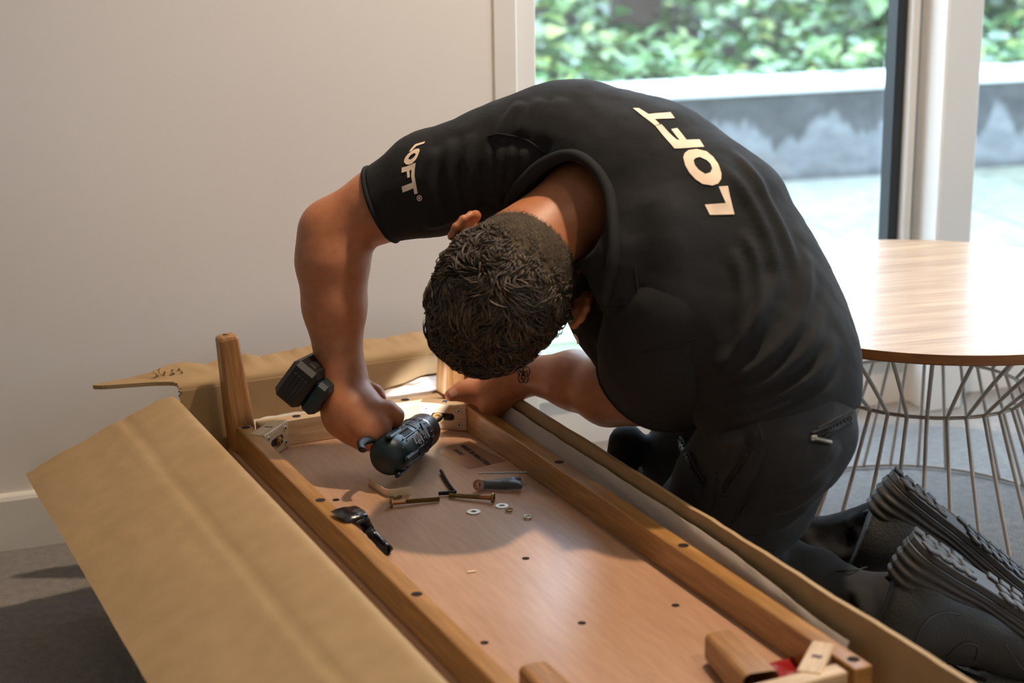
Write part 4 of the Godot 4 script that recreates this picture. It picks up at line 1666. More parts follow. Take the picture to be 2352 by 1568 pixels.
	for e in trim:
		var ax: Vector3 = e[1]
		var u1 := ax.cross(Vector3.UP).normalized()
		var u2 := ax.cross(u1)
		var cloth: Field = e[4]
		var list := cloth.all()
		var loop := []
		for k in 41:
			var dir: Vector3 = u1 * cos(TAU * k / 40) + u2 * sin(TAU * k / 40)
			var c: Vector3 = e[0] - ax * 0.006
			var p := march_in(cloth, c + dir * e[2] * 0.7, c + dir * 0.02, list)
			if p != Vector3.INF:
				loop.append(p + ax * 0.005 + dir * (cloth.lift(p) - 0.0022))
		if loop.size() > 20:
			loop.append(loop[0])
			var hem := Geo.new()
			hem.tube(loop, e[3], 8, false)
			hem.moved(home)
			hem.to(self, "sleeve_hem", M.shirt_knit, top)
	var band := []
	for q in on_cloth(shirt, [Vector3(-0.003, -0.2038, -0.979), Vector3(0.0036, -0.1878, -0.9822), Vector3(0.0171, -0.1744, -0.9845), Vector3(0.0336, -0.1677, -0.9853), Vector3(0.0473, -0.173, -0.9838), Vector3(0.0572, -0.1883, -0.9804), Vector3(0.06, -0.2105, -0.9758), Vector3(0.0592, -0.2301, -0.9714), Vector3(0.0549, -0.2497, -0.9668)], 6):
		band.append(shirt.raised(q, 0.002))
	if band.size() > 4:
		var rib := Geo.new()
		rib.tube(band, 0.0095, 10, true, Vector2(1.0, 0.8))
		rib.moved(home)
		rib.to(self, "collar", M.shirt_knit, top)
	shirt_prints(shirt, top, home)
	seams(shirt, top, home, [[[Vector3(-0.0123, -0.156, -0.9877), Vector3(-0.0022, -0.1559, -0.9878), Vector3(0.0091, -0.1583, -0.9874), Vector3(0.0208, -0.1658, -0.9859)], 0.0016], [[Vector3(0.0703, -0.2301, -0.9706), Vector3(0.0716, -0.2424, -0.9675), Vector3(0.0725, -0.2522, -0.965), Vector3(0.0738, -0.2656, -0.9613), Vector3(0.0747, -0.2753, -0.9585)], 0.0013]], M.shirt_knit, "seam")
	seams(sleeve, top, home, [[[Vector3(0.0756, -0.2794, -0.9572), Vector3(0.0917, -0.2751, -0.957), Vector3(0.1068, -0.2701, -0.9569), Vector3(0.1205, -0.2643, -0.9569)], 0.0014]], M.shirt_knit, "seam")

	# --- trousers
	var legs := Field.new()
	legs.chain([Vector3(0.3375, 0.4059, -2.0597), Vector3(0.3396, 0.3638, -2.0478)], [0.0875, 0.0864], 0.05)
	legs.chain([Vector3(0.3596, 0.3575, -2.2123), Vector3(0.3588, 0.3123, -2.1995)], [0.0940, 0.0928], 0.05)
	legs.chain([Vector3(0.3325, 0.3645, -2.0376), Vector3(0.3041, 0.2615, -2.1124), Vector3(0.2732, 0.1599, -2.198), Vector3(0.2511, 0.1001, -2.2642)], [0.0871, 0.0883, 0.0872, 0.0791], 0.03)
	legs.chain([Vector3(0.3502, 0.3117, -2.2201), Vector3(0.2887, 0.2138, -2.3379), Vector3(0.2319, 0.0996, -2.4615)], [0.0889, 0.0942, 0.0832], 0.03)
	legs.chain([Vector3(0.2356, 0.0964, -2.2943), Vector3(0.3269, 0.0843, -2.2285), Vector3(0.4035, 0.0849, -2.1768), Vector3(0.4521, 0.0781, -2.1332), Vector3(0.5058, 0.0831, -2.0983)], [0.0719, 0.0683, 0.0550, 0.0446, 0.0512], 0.025)
	legs.chain([Vector3(0.2193, 0.0929, -2.47), Vector3(0.3274, 0.0711, -2.4223), Vector3(0.4303, 0.0587, -2.3668), Vector3(0.4912, 0.0767, -2.3511), Vector3(0.5394, 0.1046, -2.3278)], [0.0735, 0.0625, 0.0478, 0.0423, 0.0472], 0.025)
	legs.add(Vector3(0.1622, 0.2494, -2.3272), Vector3(0.1523, 0.2136, -2.3171), 0.0262, 0.0224, 0.02)
	legs.add(Vector3(0.4753, 0.0784, -2.1177), Vector3(0.517, 0.0838, -2.0964), 0.0518, 0.0531, 0.004)
	legs.add(Vector3(0.5117, 0.0876, -2.3438), Vector3(0.5438, 0.1046, -2.3278), 0.0478, 0.0500, 0.004)
	var n_end: Vector3 = Vector3(0.5209, 0.0872, -2.0943)
	legs.planes.append([n_end, (Vector3(0.5209, 0.0872, -2.0943) - Vector3(0.4527, 0.0637, -2.1188)).normalized(), 0.004, 0.12])
	var f_end: Vector3 = Vector3(0.5477, 0.1082, -2.3288)
	legs.planes.append([f_end, (Vector3(0.5477, 0.1082, -2.3288) - Vector3(0.4857, 0.0749, -2.3558)).normalized(), 0.004, 0.10])
	legs.planes.append([Vector3(0, 0.012, 0), Vector3.DOWN, 0.01])
	legs.planes.append([Vector3(0.3504, 0.409, -2.1437), (Vector3(0.3484, 0.4581, -2.1576) - Vector3(0.3504, 0.409, -2.1437)).normalized(), 0.01, 0.25])
	g = legs.net(0.0055)
	creased(g, legs, trouser_folds(legs))
	g.moved(home)
	var pants := g.to(self, "trousers", M.trouser_twill, t)
	pants.set_meta("label", "black work trousers with zipped pockets")
	seams(legs, pants, home, [[[Vector3(0.1463, -0.3301, -0.9325), Vector3(0.141, -0.3443, -0.9282), Vector3(0.1308, -0.3587, -0.9243), Vector3(0.1242, -0.3739, -0.9191)], 0.0014], [[Vector3(0.1383, -0.3526, -0.9255), Vector3(0.1293, -0.3657, -0.9217), Vector3(0.1192, -0.3752, -0.9192)], 0.0010], [[Vector3(0.1302, -0.3776, -0.9168), Vector3(0.1437, -0.3764, -0.9153), Vector3(0.1577, -0.3769, -0.9127)], 0.0012], [[Vector3(0.107, -0.3253, -0.9396), Vector3(0.1189, -0.3446, -0.9312)], 0.0016], [[Vector3(0.1745, -0.3184, -0.9318), Vector3(0.183, -0.3133, -0.9318), Vector3(0.1927, -0.3082, -0.9316)], 0.0022], [[Vector3(0.1748, -0.3226, -0.9302), Vector3(0.1841, -0.318, -0.93), Vector3(0.1914, -0.3137, -0.93)], 0.0018], [[Vector3(0.1188, -0.3462, -0.9306), Vector3(0.1173, -0.3567, -0.9268), Vector3(0.1147, -0.3626, -0.9249)], 0.0014], [[Vector3(0.1815, -0.3928, -0.9015), Vector3(0.1935, -0.3914, -0.8996), Vector3(0.2006, -0.3894, -0.899)], 0.0012], [[Vector3(0.137, -0.3067, -0.9419), Vector3(0.1423, -0.3208, -0.9364), Vector3(0.1432, -0.3255, -0.9346)], 0.0014]], M.trouser_twill, "seam")
	seams(legs, pants, home, [[[Vector3(0.109, -0.3537, -0.929), Vector3(0.1135, -0.3517, -0.9292)], 0.0007], [[Vector3(0.1178, -0.356, -0.927), Vector3(0.1225, -0.3571, -0.926)], 0.0007], [[Vector3(0.1412, -0.3457, -0.9276), Vector3(0.1426, -0.3466, -0.9271)], 0.0009]], M.seam_thread, "bar_tack")
	zip(legs, pants, home, [Vector3(0.0962, -0.3271, -0.9401), Vector3(0.1005, -0.3361, -0.9365), Vector3(0.1062, -0.3458, -0.9323), Vector3(0.1106, -0.3504, -0.9301)])
	zip(legs, pants, home, [Vector3(0.1357, -0.3304, -0.934), Vector3(0.1313, -0.3381, -0.9319), Vector3(0.125, -0.3467, -0.9296), Vector3(0.1209, -0.3529, -0.9278)])
	zip(legs, pants, home, [Vector3(0.1715, -0.323, -0.9307), Vector3(0.1805, -0.3189, -0.9305), Vector3(0.1919, -0.3122, -0.9304)])
	var pull := Geo.new()
	var zp := legs.hit(EYE, Vector3(0.1714, -0.3232, -0.9307))
	var zn := legs.slope(zp)
	var side := zn.cross(Vector3.UP).normalized()
	pull.box(Transform3D(Basis(side, side.cross(zn), zn), zp + zn * 0.003), Vector3(0.009, 0.007, 0.004), 0.0015)
	pull.tube([zp + zn * 0.004, zp + zn * 0.005 - side * 0.012 + Vector3(0, -0.004, 0), zp + zn * 0.004 - side * 0.022 + Vector3(0, -0.008, 0)], [0.002, 0.0024, 0.0026], 7)
	pull.moved(home)
	pull.to(self, "zip_pull", M.steel, pants)
	boots(t)


func join(g: Geo, h: Geo) -> void:
	var n := g.v.size()
	g.v.append_array(h.v)
	for i in h.idx:
		g.idx.append(i + n)


func skin_head(f: Field, head: Transform3D) -> void:
	var b := head.basis
	f.add(head * Vector3(0, 0.012, 0.012), head * Vector3(0, 0.018, -0.016), 0.083, 0.079, 0.03, b.x, 1.10)      # the skull
	f.add(head * Vector3(0, -0.035, -0.030), head * Vector3(0, -0.095, -0.058), 0.060, 0.030, 0.03)                # the face down to the chin
	f.add(head * Vector3(0, -0.040, 0.028), head * Vector3(0, -0.058, 0.020), 0.0585, 0.053, 0.03)                  # the nape
	for s in [-1.0, 1.0]:
		f.add(head * Vector3(0.050 * s, -0.060, -0.012), head * Vector3(0.030 * s, -0.092, -0.045), 0.022, 0.018, 0.02)    # jaw
		f.add(head * Vector3(0.022 * s, -0.004, -0.088), head * Vector3(0.045 * s, -0.002, -0.078), 0.010, 0.010, 0.012)   # brow
		f.add(head * Vector3(0.040 * s, -0.040, -0.078), head * Vector3(0.046 * s, -0.044, -0.062), 0.016, 0.016, 0.015)   # cheekbone
		f.add(head * Vector3(0.030 * s, -0.018, -0.083), head * Vector3(0.034 * s, -0.018, -0.082), 0.0115, 0.0115, 0.004) # eye
		f.add(head * Vector3(0.010 * s, -0.050, -0.104), head * Vector3(0.007 * s, -0.049, -0.108), 0.0075, 0.007, 0.006)  # nostril wing
		# the ear: a curved rim, an inner fold and the lobe
		var e := head * Transform3D(Basis(Vector3.UP, -0.45 * s), Vector3(0.0835 * s if s < 0 else 0.0885, -0.028, 0.012))
		var rim := [Vector3(0.002 * s, -0.026, -0.004), Vector3(0.007 * s, -0.020, 0.006), Vector3(0.015 * s, -0.006, 0.014), Vector3(0.020 * s, 0.010, 0.014), Vector3(0.018 * s, 0.022, 0.006), Vector3(0.010 * s, 0.026, -0.006), Vector3(0.002 * s, 0.018, -0.012)]
		var at := []
		for p in rim:
			at.append(e * p)
		f.chain(at, [0.0070, 0.0058, 0.0046, 0.0044, 0.0044, 0.0044, 0.0040], 0.005)
		f.add(e * Vector3(0.002 * s, -0.006, -0.002), e * Vector3(0.009 * s, 0.010, 0.003), 0.0105, 0.0085, 0.008)
	f.add(head * Vector3(0, -0.008, -0.098), head * Vector3(0, -0.046, -0.116), 0.0075, 0.0105, 0.010)             # nose
	f.add(head * Vector3(-0.018, -0.073, -0.090), head * Vector3(0.018, -0.073, -0.090), 0.0075, 0.0075, 0.006)    # upper lip
	f.add(head * Vector3(-0.016, -0.082, -0.088), head * Vector3(0.016, -0.082, -0.088), 0.0075, 0.0075, 0.006)    # lower lip
	f.add(head * Vector3(0, -0.102, -0.078), head * Vector3(0, -0.104, -0.074), 0.017, 0.017, 0.015)               # chin


func right_hand_field() -> Field:
	# the hand closes round the drill's handle: the back of the hand towards the camera
	var f := Field.new()
	f.chain([Vector3(-0.2447, 0.4039, -2.319), Vector3(-0.2387, 0.3494, -2.3088), Vector3(-0.2315, 0.323, -2.2909), Vector3(-0.2163, 0.3054, -2.2755)], [0.0360, 0.0296, 0.0268, 0.0279], 0.03)
	f.add(Vector3(-0.2163, 0.3054, -2.2755), Vector3(-0.1938, 0.2967, -2.2626), 0.0285, 0.0242, 0.02)
	f.add(Vector3(-0.2254, 0.313, -2.2725), Vector3(-0.2056, 0.2926, -2.2563), 0.0254, 0.0217, 0.02)
	f.add(Vector3(-0.2298, 0.3216, -2.2853), Vector3(-0.241, 0.3083, -2.2815), 0.0267, 0.0219, 0.02)
	f.add(Vector3(-0.2055, 0.3212, -2.2852), Vector3(-0.1883, 0.3138, -2.2779), 0.0225, 0.0176, 0.02)
	f.chain([Vector3(-0.1914, 0.32, -2.2745), Vector3(-0.1746, 0.3186, -2.2761), Vector3(-0.1644, 0.3095, -2.2819), Vector3(-0.1647, 0.2935, -2.2877)], [0.0175, 0.0142, 0.0119, 0.0098], 0.005)
	f.chain([Vector3(-0.1937, 0.2918, -2.2582), Vector3(-0.1932, 0.2756, -2.2775), Vector3(-0.1993, 0.2752, -2.3262), Vector3(-0.1909, 0.3019, -2.3441), Vector3(-0.1884, 0.3187, -2.3343)], [0.0157, 0.0122, 0.0105, 0.0093, 0.0081], 0.007)
	f.chain([Vector3(-0.2054, 0.2915, -2.2539), Vector3(-0.2074, 0.2762, -2.2725), Vector3(-0.2196, 0.2796, -2.3337), Vector3(-0.1999, 0.3122, -2.3533), Vector3(-0.1923, 0.3259, -2.3405)], [0.0163, 0.0128, 0.0105, 0.0093, 0.0087], 0.007)
	f.chain([Vector3(-0.2212, 0.2969, -2.2575), Vector3(-0.2255, 0.2847, -2.2748), Vector3(-0.2368, 0.2918, -2.3371), Vector3(-0.2123, 0.3214, -2.3559), Vector3(-0.1996, 0.3308, -2.3419)], [0.0163, 0.0128, 0.0099, 0.0093, 0.0087], 0.007)
	f.chain([Vector3(-0.2352, 0.3055, -2.2704), Vector3(-0.2434, 0.2952, -2.2882), Vector3(-0.2511, 0.3034, -2.3425), Vector3(-0.2246, 0.3306, -2.3585), Vector3(-0.2109, 0.3384, -2.3472)], [0.0151, 0.0115, 0.0093, 0.0087, 0.0081], 0.007)
	return f


func left_hand_field() -> Field:
	# the left hand holds the table's corner: thumb on top, the fingers down its far side
	var f := Field.new()
	f.chain([Vector3(0.0367, 0.3283, -2.4015), Vector3(0.0017, 0.3146, -2.4309), Vector3(-0.0146, 0.3002, -2.4455), Vector3(-0.0325, 0.2851, -2.462)], [0.0299, 0.0245, 0.0233, 0.0235], 0.03)
	f.add(Vector3(-0.0194, 0.2863, -2.4468), Vector3(-0.0316, 0.2583, -2.4493), 0.0221, 0.0169, 0.02)
	f.add(Vector3(-0.018, 0.2941, -2.4542), Vector3(-0.0511, 0.2869, -2.4833), 0.0221, 0.0145, 0.02)
	f.chain([Vector3(-0.0325, 0.2831, -2.4511), Vector3(-0.0604, 0.2882, -2.4577), Vector3(-0.0754, 0.2885, -2.4578), Vector3(-0.0923, 0.2846, -2.4515)], [0.0202, 0.0163, 0.0134, 0.0098], 0.010)
	f.chain([Vector3(-0.0511, 0.2867, -2.4885), Vector3(-0.0655, 0.2823, -2.508), Vector3(-0.0773, 0.263, -2.5389), Vector3(-0.0784, 0.2431, -2.5416)], [0.0138, 0.0100, 0.0088, 0.0078], 0.007)
	f.chain([Vector3(-0.0414, 0.2794, -2.4916), Vector3(-0.0532, 0.2719, -2.5206), Vector3(-0.0628, 0.2514, -2.5481), Vector3(-0.0639, 0.2319, -2.5467)], [0.0132, 0.0100, 0.0088, 0.0078], 0.007)
	f.chain([Vector3(-0.0316, 0.2725, -2.4844), Vector3(-0.0387, 0.2613, -2.5156), Vector3(-0.0474, 0.2426, -2.5415), Vector3(-0.049, 0.2257, -2.5388)], [0.0132, 0.0100, 0.0088, 0.0078], 0.007)
	f.chain([Vector3(-0.0264, 0.2615, -2.4709), Vector3(-0.0281, 0.25, -2.4958), Vector3(-0.0338, 0.2356, -2.5187), Vector3(-0.0354, 0.2221, -2.517)], [0.0125, 0.0093, 0.0081, 0.0070], 0.007)
	return f


func nails(t: Node3D, home: Transform3D, hand: Field) -> void:
	var at := hand.hit(EYE, Vector3(-0.0346, -0.3, -0.9533))
	if at == Vector3.INF:
		return
	var up := hand.slope(at)
	var along := (Vector3(-0.0936, 0.2846, -2.4515) - Vector3(-0.0754, 0.2885, -2.4578)).normalized()
	along = (along - up * along.dot(up)).normalized()
	var side := along.cross(up)
	var g := Geo.new()
	g.grid(10, 10, func(a, b):
		var x: float = (b - 0.5) * 2.0
		var y: float = (a - 0.5) * 2.0
		var k: float = sqrt(maxf(0.0, 1.0 - 0.5 * y * y * y * y))
		var p: Vector3 = at + along * y * 0.0062 + side * x * 0.0058 * k + up * 0.004
		var q := march_in(hand, p + up * 0.01, p - up * 0.014, hand.all())
		return (q if q != Vector3.INF else p - up * 0.004) + up * 0.0003)
	g.moved(home)
	g.to(self, "nail", M.nail, t)


func tattoo(wrist: Field, arm: Field, parent: Node3D, home: Transform3D) -> void:
	# a four-leaf clover in outline on the forearm: strokes laid on the skin
	var mid: Vector3 = Vector3(0.0063, -0.2903, -0.9569)
	var ex: Vector3 = Vector3(0.0065, -0.2903, -0.9569) - Vector3(0.0063, -0.2903, -0.9569)
	var ey: Vector3 = Vector3(0.0063, -0.2906, -0.9568) - Vector3(0.0063, -0.2903, -0.9569)
	var strokes := []
	for k in 4:
		var w: float = [2.15, 1.05, -0.35, 3.5][k]
		var loop := []
		for q in 17:
			var s := TAU * q / 16.0
			var heart: Vector2 = Vector2(8.0 - 8.5 * cos(s) - 1.2 * cos(2 * s), 6.6 * sin(s) + 1.2 * sin(2 * s)) * [1.0, 1.0, 1.0, 0.85][k]
			loop.append(heart.rotated(w) * 1.3 + Vector2(0, -1))
		strokes.append(loop)
		strokes.append([Vector2(0, -1), Vector2(13, 0).rotated(w) + Vector2(0, -1)])
	strokes.append([Vector2(0, -3), Vector2(-8, -6), Vector2(-17, -7), Vector2(-19, -12)])
	var g := Geo.new()
	for s in strokes:
		var pts := []
		for p in s:
			var ray: Vector3 = (mid + ex * p.x + ey * p.y).normalized()
			var h := wrist.hit(EYE, ray)
			var h2 := arm.hit(EYE, ray)
			var f := wrist
			if h == Vector3.INF or h2 != Vector3.INF and h2.distance_to(EYE) < h.distance_to(EYE):
				h = h2
				f = arm
			if h != Vector3.INF:
				pts.append(h + f.slope(h) * 0.0002)
		if pts.size() > 1:
			g.tube(pts, 0.00062, 5, true)
	g.moved(home)
	g.to(self, "tattoo", M.tattoo_ink, parent).set_meta("label", "clover tattoo in dark outline")


func hair(t: Node3D, head: Transform3D, home: Transform3D) -> void:
	# a close cap that is short at the nape and sides, and longer wavy locks on the crown
	var cap := Field.new()
	cap.add(head * Vector3(0, 0.014, 0.014), head * Vector3(0, 0.020, -0.014), 0.0855, 0.0815, 0.03, head.basis.x, 1.085)
	cap.add(head * Vector3(0, -0.038, 0.030), head * Vector3(0, -0.056, 0.024), 0.0612, 0.0565, 0.03)
	cap.add(head * Vector3(0, 0.040, 0.004), head * Vector3(0, 0.040, -0.040), 0.075, 0.066, 0.03, head.basis.x, 1.02)
	# hairline: nothing below a slanting plane from the nape to the temples, nothing on the face
	cap.planes.append([head * Vector3(0, -0.074, 0.06), head.basis * Vector3(0, -0.95, -0.30).normalized(), 0.006])
	cap.planes.append([head * Vector3(0, 0.012, -0.085), head.basis * Vector3(0, -0.50, -0.86).normalized(), 0.004])
	for s in [-1.0, 1.0]:
		cap.cuts.append([head * Vector3(0.070 * s, -0.028, 0.008), head * Vector3(0.110 * s, -0.028, 0.012), 0.034, 0.040, 0.004])
	var g := cap.net(0.004)
	var wave := FastNoiseLite.new()
	wave.seed = 33
	wave.frequency = 14.0
	var inv := head.affine_inverse()
	var short := Color(0.17, 0.128, 0.088)
	var long := Color(0.050, 0.034, 0.022)
	for p in g.v:
		var q := inv * p
		var k := smoothstep(-0.065, -0.005, q.y * 0.766 - q.z * 0.643 + 0.012 * wave.get_noise_3dv(q * 2.0))
		var w := q.y * 0.766 - q.z * 0.643
		var tone: Color = Color(0.30, 0.145, 0.072).lerp(short, smoothstep(-0.122, -0.085, w + 0.006 * wave.get_noise_3dv(q * 3.0))).lerp(long, k)
		var speck := 1.0
		g.c.append(Color(tone.r * speck, tone.g * speck, tone.b * speck))
	g.moved(home)
	var h := g.to(self, "hair", M.hair_cropped, t)
	h.set_meta("label", "short brown hair, cropped at the nape, wavy on top")
	var r := RandomNumberGenerator.new()
	r.seed = 41
	g = Geo.new()
	var l := cap.all()
	var done := 0
	for attempt in 32000:
		if done >= 11000:
			break
		var dir := Vector3(r.randfn(), r.randfn(), r.randfn()).normalized()
		if dir.y < -0.75:
			continue
		var from := head * (dir * 0.16)
		var p := march_in(cap, from, head.origin, l)
		if p == Vector3.INF:
			continue
		var q := inv * p
		var reach := smoothstep(-0.062, 0.0, q.y * 0.766 - q.z * 0.643 + 0.01 * wave.get_noise_3dv(q * 2.0))
		var crop := reach < 0.06
		if crop and q.z < -0.02:
			continue
		if q.z < -0.05 and q.y < 0.0:
			continue
		if not crop:
			done += 1
		var n := head.basis * Vector3(q.x * 1.1, q.y, q.z).normalized()
		# combed forwards and to one side, with waves
		var flow := Vector3(0.35, 0.25, -1.0) + Vector3(wave.get_noise_3dv(q * 1.7), wave.get_noise_3dv(q * 1.7 + Vector3(3, 0, 0)), wave.get_noise_3dv(q * 1.7 + Vector3(0, 5, 0))) * 3.4
		if q.y < 0.02:
			flow += Vector3(0, -1.4, 0.6)
		var way := head.basis * flow
		way = (way - n * way.dot(n)).normalized()
		var side := n.cross(way)
		var size := lerpf(0.004, 0.030, reach) * r.randf_range(0.7, 1.2)
		var rise := lerpf(0.0016, 0.006, reach) * r.randf_range(0.6, 1.5)
		var curl := r.randf_range(-0.5, 0.5) + 0.7 * wave.get_noise_3dv(q * 2.6 + Vector3(9, 9, 0))
		if crop:
			for extra in 3:
				var jog: Vector3 = (way * r.randfn(0, 0.0028) + side * r.randfn(0, 0.0028))
				var bp: Vector3 = p + jog - n * 0.0004
				var bit: Array = [bp, bp + n * 0.0010 + way * 0.0014, bp + n * 0.0013 + way * 0.0028]
				var b0 := g.v.size()
				g.tube(bit, [0.00026, 0.00022, 0.00008], 3, false)
				var mix := short.lerp(Color(0.07, 0.05, 0.035), r.randf() * 0.9)
				for i in g.v.size() - b0:
					g.c.append(mix)
			continue
		var path := []
		for k in 6:
			var s := k / 5.0
			path.append(p - n * lerpf(0.0, 0.002, reach) + (way * s + side * curl * s * s) * size + n * (rise * sin(PI * minf(s * 0.85 + 0.08, 1.0)) - 0.30 * size * s * s))
		var thick := lerpf(0.0003, 0.00066, reach) * r.randf_range(0.7, 1.25)
		var n0 := g.v.size()
		g.tube(path, [thick, thick * 1.25, thick * 1.2, thick, thick * 0.65, thick * 0.12], 4, false, Vector2(1.9, 0.9))
		var tone: Color = short.lerp(long, pow(reach, 0.6)).lerp(Color(0.27, 0.175, 0.095), pow(r.randf(), 3.0) * 0.75)
		for i in g.v.size() - n0:
			g.c.append(tone)
	g.moved(home)
	var locks := g.to(self, "hair_locks", M.hair, h)
	locks.set_meta("kind", "stuff")


func march_in(f: Field, from: Vector3, to: Vector3, l: PackedInt32Array) -> Vector3:
	var dir := (to - from).normalized()
	var t := 0.0
	for i in 60:
		var d := f.whole(from + dir * t, l)
		if d < 0.0006:
			return from + dir * t
		t += maxf(d * 0.8, 0.0006)
		if t > 0.14:
			break
	return Vector3.INF


func shirt_folds(f: Field) -> Array:
	var out := []
	for c in [
		[[Vector3(0.0094, -0.1366, -0.9906), Vector3(-0.0008, -0.1483, -0.9889), Vector3(-0.0069, -0.163, -0.9866)], 0.010, 0.004], [[Vector3(0.0207, -0.135, -0.9906), Vector3(0.011, -0.1472, -0.989), Vector3(0.0065, -0.1582, -0.9874)], 0.010, 0.0035], [[Vector3(0.0332, -0.1344, -0.9904), Vector3(0.0235, -0.1486, -0.9886), Vector3(0.0203, -0.1621, -0.9866)], 0.011, 0.003],
		[[Vector3(-0.0098, -0.1592, -0.9872), Vector3(-0.0121, -0.1777, -0.984), Vector3(-0.0109, -0.195, -0.9807)], 0.006, 0.004], [[Vector3(-0.0035, -0.1593, -0.9872), Vector3(-0.0061, -0.1778, -0.984), Vector3(-0.0054, -0.1975, -0.9803)], 0.006, 0.0045], [[Vector3(0.0033, -0.1602, -0.9871), Vector3(0.001, -0.1779, -0.984), Vector3(0.0017, -0.194, -0.981)], 0.006, 0.0045], [[Vector3(0.0098, -0.162, -0.9867), Vector3(0.0081, -0.1755, -0.9844), Vector3(0.0086, -0.1879, -0.9822)], 0.006, 0.004],
		[[Vector3(-0.0413, -0.1611, -0.9861), Vector3(-0.0454, -0.182, -0.9823), Vector3(-0.0421, -0.2055, -0.9778)], 0.009, 0.004], [[Vector3(-0.0311, -0.1564, -0.9872), Vector3(-0.0353, -0.1773, -0.9835), Vector3(-0.0312, -0.202, -0.9789)], 0.009, 0.0045], [[Vector3(-0.021, -0.1529, -0.988), Vector3(-0.0239, -0.175, -0.9843), Vector3(-0.0201, -0.1985, -0.9799)], 0.008, 0.004],
		[[Vector3(-0.0509, -0.2065, -0.9771), Vector3(-0.0357, -0.2019, -0.9788), Vector3(-0.0205, -0.1948, -0.9806)], 0.008, 0.004],
		[[Vector3(0.0714, -0.1957, -0.9781), Vector3(0.075, -0.2179, -0.9731), Vector3(0.0732, -0.2399, -0.968), Vector3(0.0694, -0.2571, -0.9639)], 0.022, -0.005], [[Vector3(0.0878, -0.1834, -0.9791), Vector3(0.0926, -0.208, -0.9737), Vector3(0.0897, -0.2374, -0.9673)], 0.022, 0.003],
		[[Vector3(0.0569, -0.2522, -0.966), Vector3(0.0668, -0.2668, -0.9614), Vector3(0.0727, -0.291, -0.954)], 0.010, -0.006], [[Vector3(0.0491, -0.2668, -0.9625), Vector3(0.0615, -0.2838, -0.9569), Vector3(0.0737, -0.3007, -0.9509)], 0.010, 0.004],
		[[Vector3(0.1238, -0.1612, -0.9791), Vector3(0.1433, -0.1855, -0.9721), Vector3(0.1567, -0.2121, -0.9646), Vector3(0.165, -0.2386, -0.957)], 0.007, 0.004], [[Vector3(0.1201, -0.171, -0.9779), Vector3(0.1384, -0.1953, -0.9709), Vector3(0.1505, -0.222, -0.9634), Vector3(0.1551, -0.251, -0.9555)], 0.007, 0.0045], [[Vector3(0.1322, -0.2076, -0.9692), Vector3(0.1407, -0.227, -0.9637), Vector3(0.1429, -0.2513, -0.9573), Vector3(0.1364, -0.2756, -0.9516)], 0.007, 0.005], [[Vector3(0.1272, -0.2175, -0.9677), Vector3(0.1332, -0.2393, -0.9618), Vector3(0.1329, -0.2612, -0.9561), Vector3(0.1289, -0.2806, -0.9511)], 0.008, 0.005],
		[[Vector3(0.12, -0.2952, -0.9479), Vector3(0.1411, -0.2851, -0.9481), Vector3(0.161, -0.2653, -0.9506), Vector3(0.1686, -0.241, -0.9558), Vector3(0.1688, -0.2167, -0.9615)], 0.009, 0.006], [[Vector3(0.1186, -0.3036, -0.9454), Vector3(0.1434, -0.2946, -0.9448), Vector3(0.1681, -0.2747, -0.9467), Vector3(0.1777, -0.248, -0.9523)], 0.010, 0.006], [[Vector3(0.1184, -0.3108, -0.9431), Vector3(0.1456, -0.3041, -0.9414), Vector3(0.1727, -0.2889, -0.9417), Vector3(0.1864, -0.2645, -0.9462)], 0.010, 0.006],
		[[Vector3(0.1196, -0.3155, -0.9414), Vector3(0.1455, -0.3124, -0.9387), Vector3(0.1724, -0.302, -0.9376), Vector3(0.1896, -0.2835, -0.94)], 0.009, 0.005], [[Vector3(0.1164, -0.2893, -0.9502), Vector3(0.1314, -0.2757, -0.9522), Vector3(0.1465, -0.2512, -0.9568), Vector3(0.1492, -0.2317, -0.9613)], 0.008, 0.005],
		[[Vector3(0.1191, -0.2995, -0.9466), Vector3(0.1459, -0.2893, -0.9461), Vector3(0.1707, -0.2626, -0.9497)], 0.006, -0.004], [[Vector3(0.1185, -0.3072, -0.9442), Vector3(0.1482, -0.2988, -0.9428), Vector3(0.1778, -0.2744, -0.945)], 0.006, -0.005], [[Vector3(0.1184, -0.3139, -0.9421), Vector3(0.1529, -0.3062, -0.9396), Vector3(0.1848, -0.286, -0.9402)], 0.006, -0.005],
	]:
		out.append([on_cloth(f, c[0], 4), c[1] * 1.15, c[2] * 1.7])
	return out


func sleeve_folds(f: Field) -> Array:
	var out := []
	for c in [
		[[Vector3(0.0966, -0.2835, -0.9541), Vector3(0.1037, -0.3003, -0.9482), Vector3(0.1059, -0.317, -0.9425)], 0.014, 0.006], [[Vector3(0.1166, -0.2736, -0.9548), Vector3(0.1134, -0.2905, -0.9501), Vector3(0.114, -0.3073, -0.9448)], 0.010, 0.005], 
	]:
		out.append([on_cloth(f, c[0], 4), c[1], c[2]])
	return out


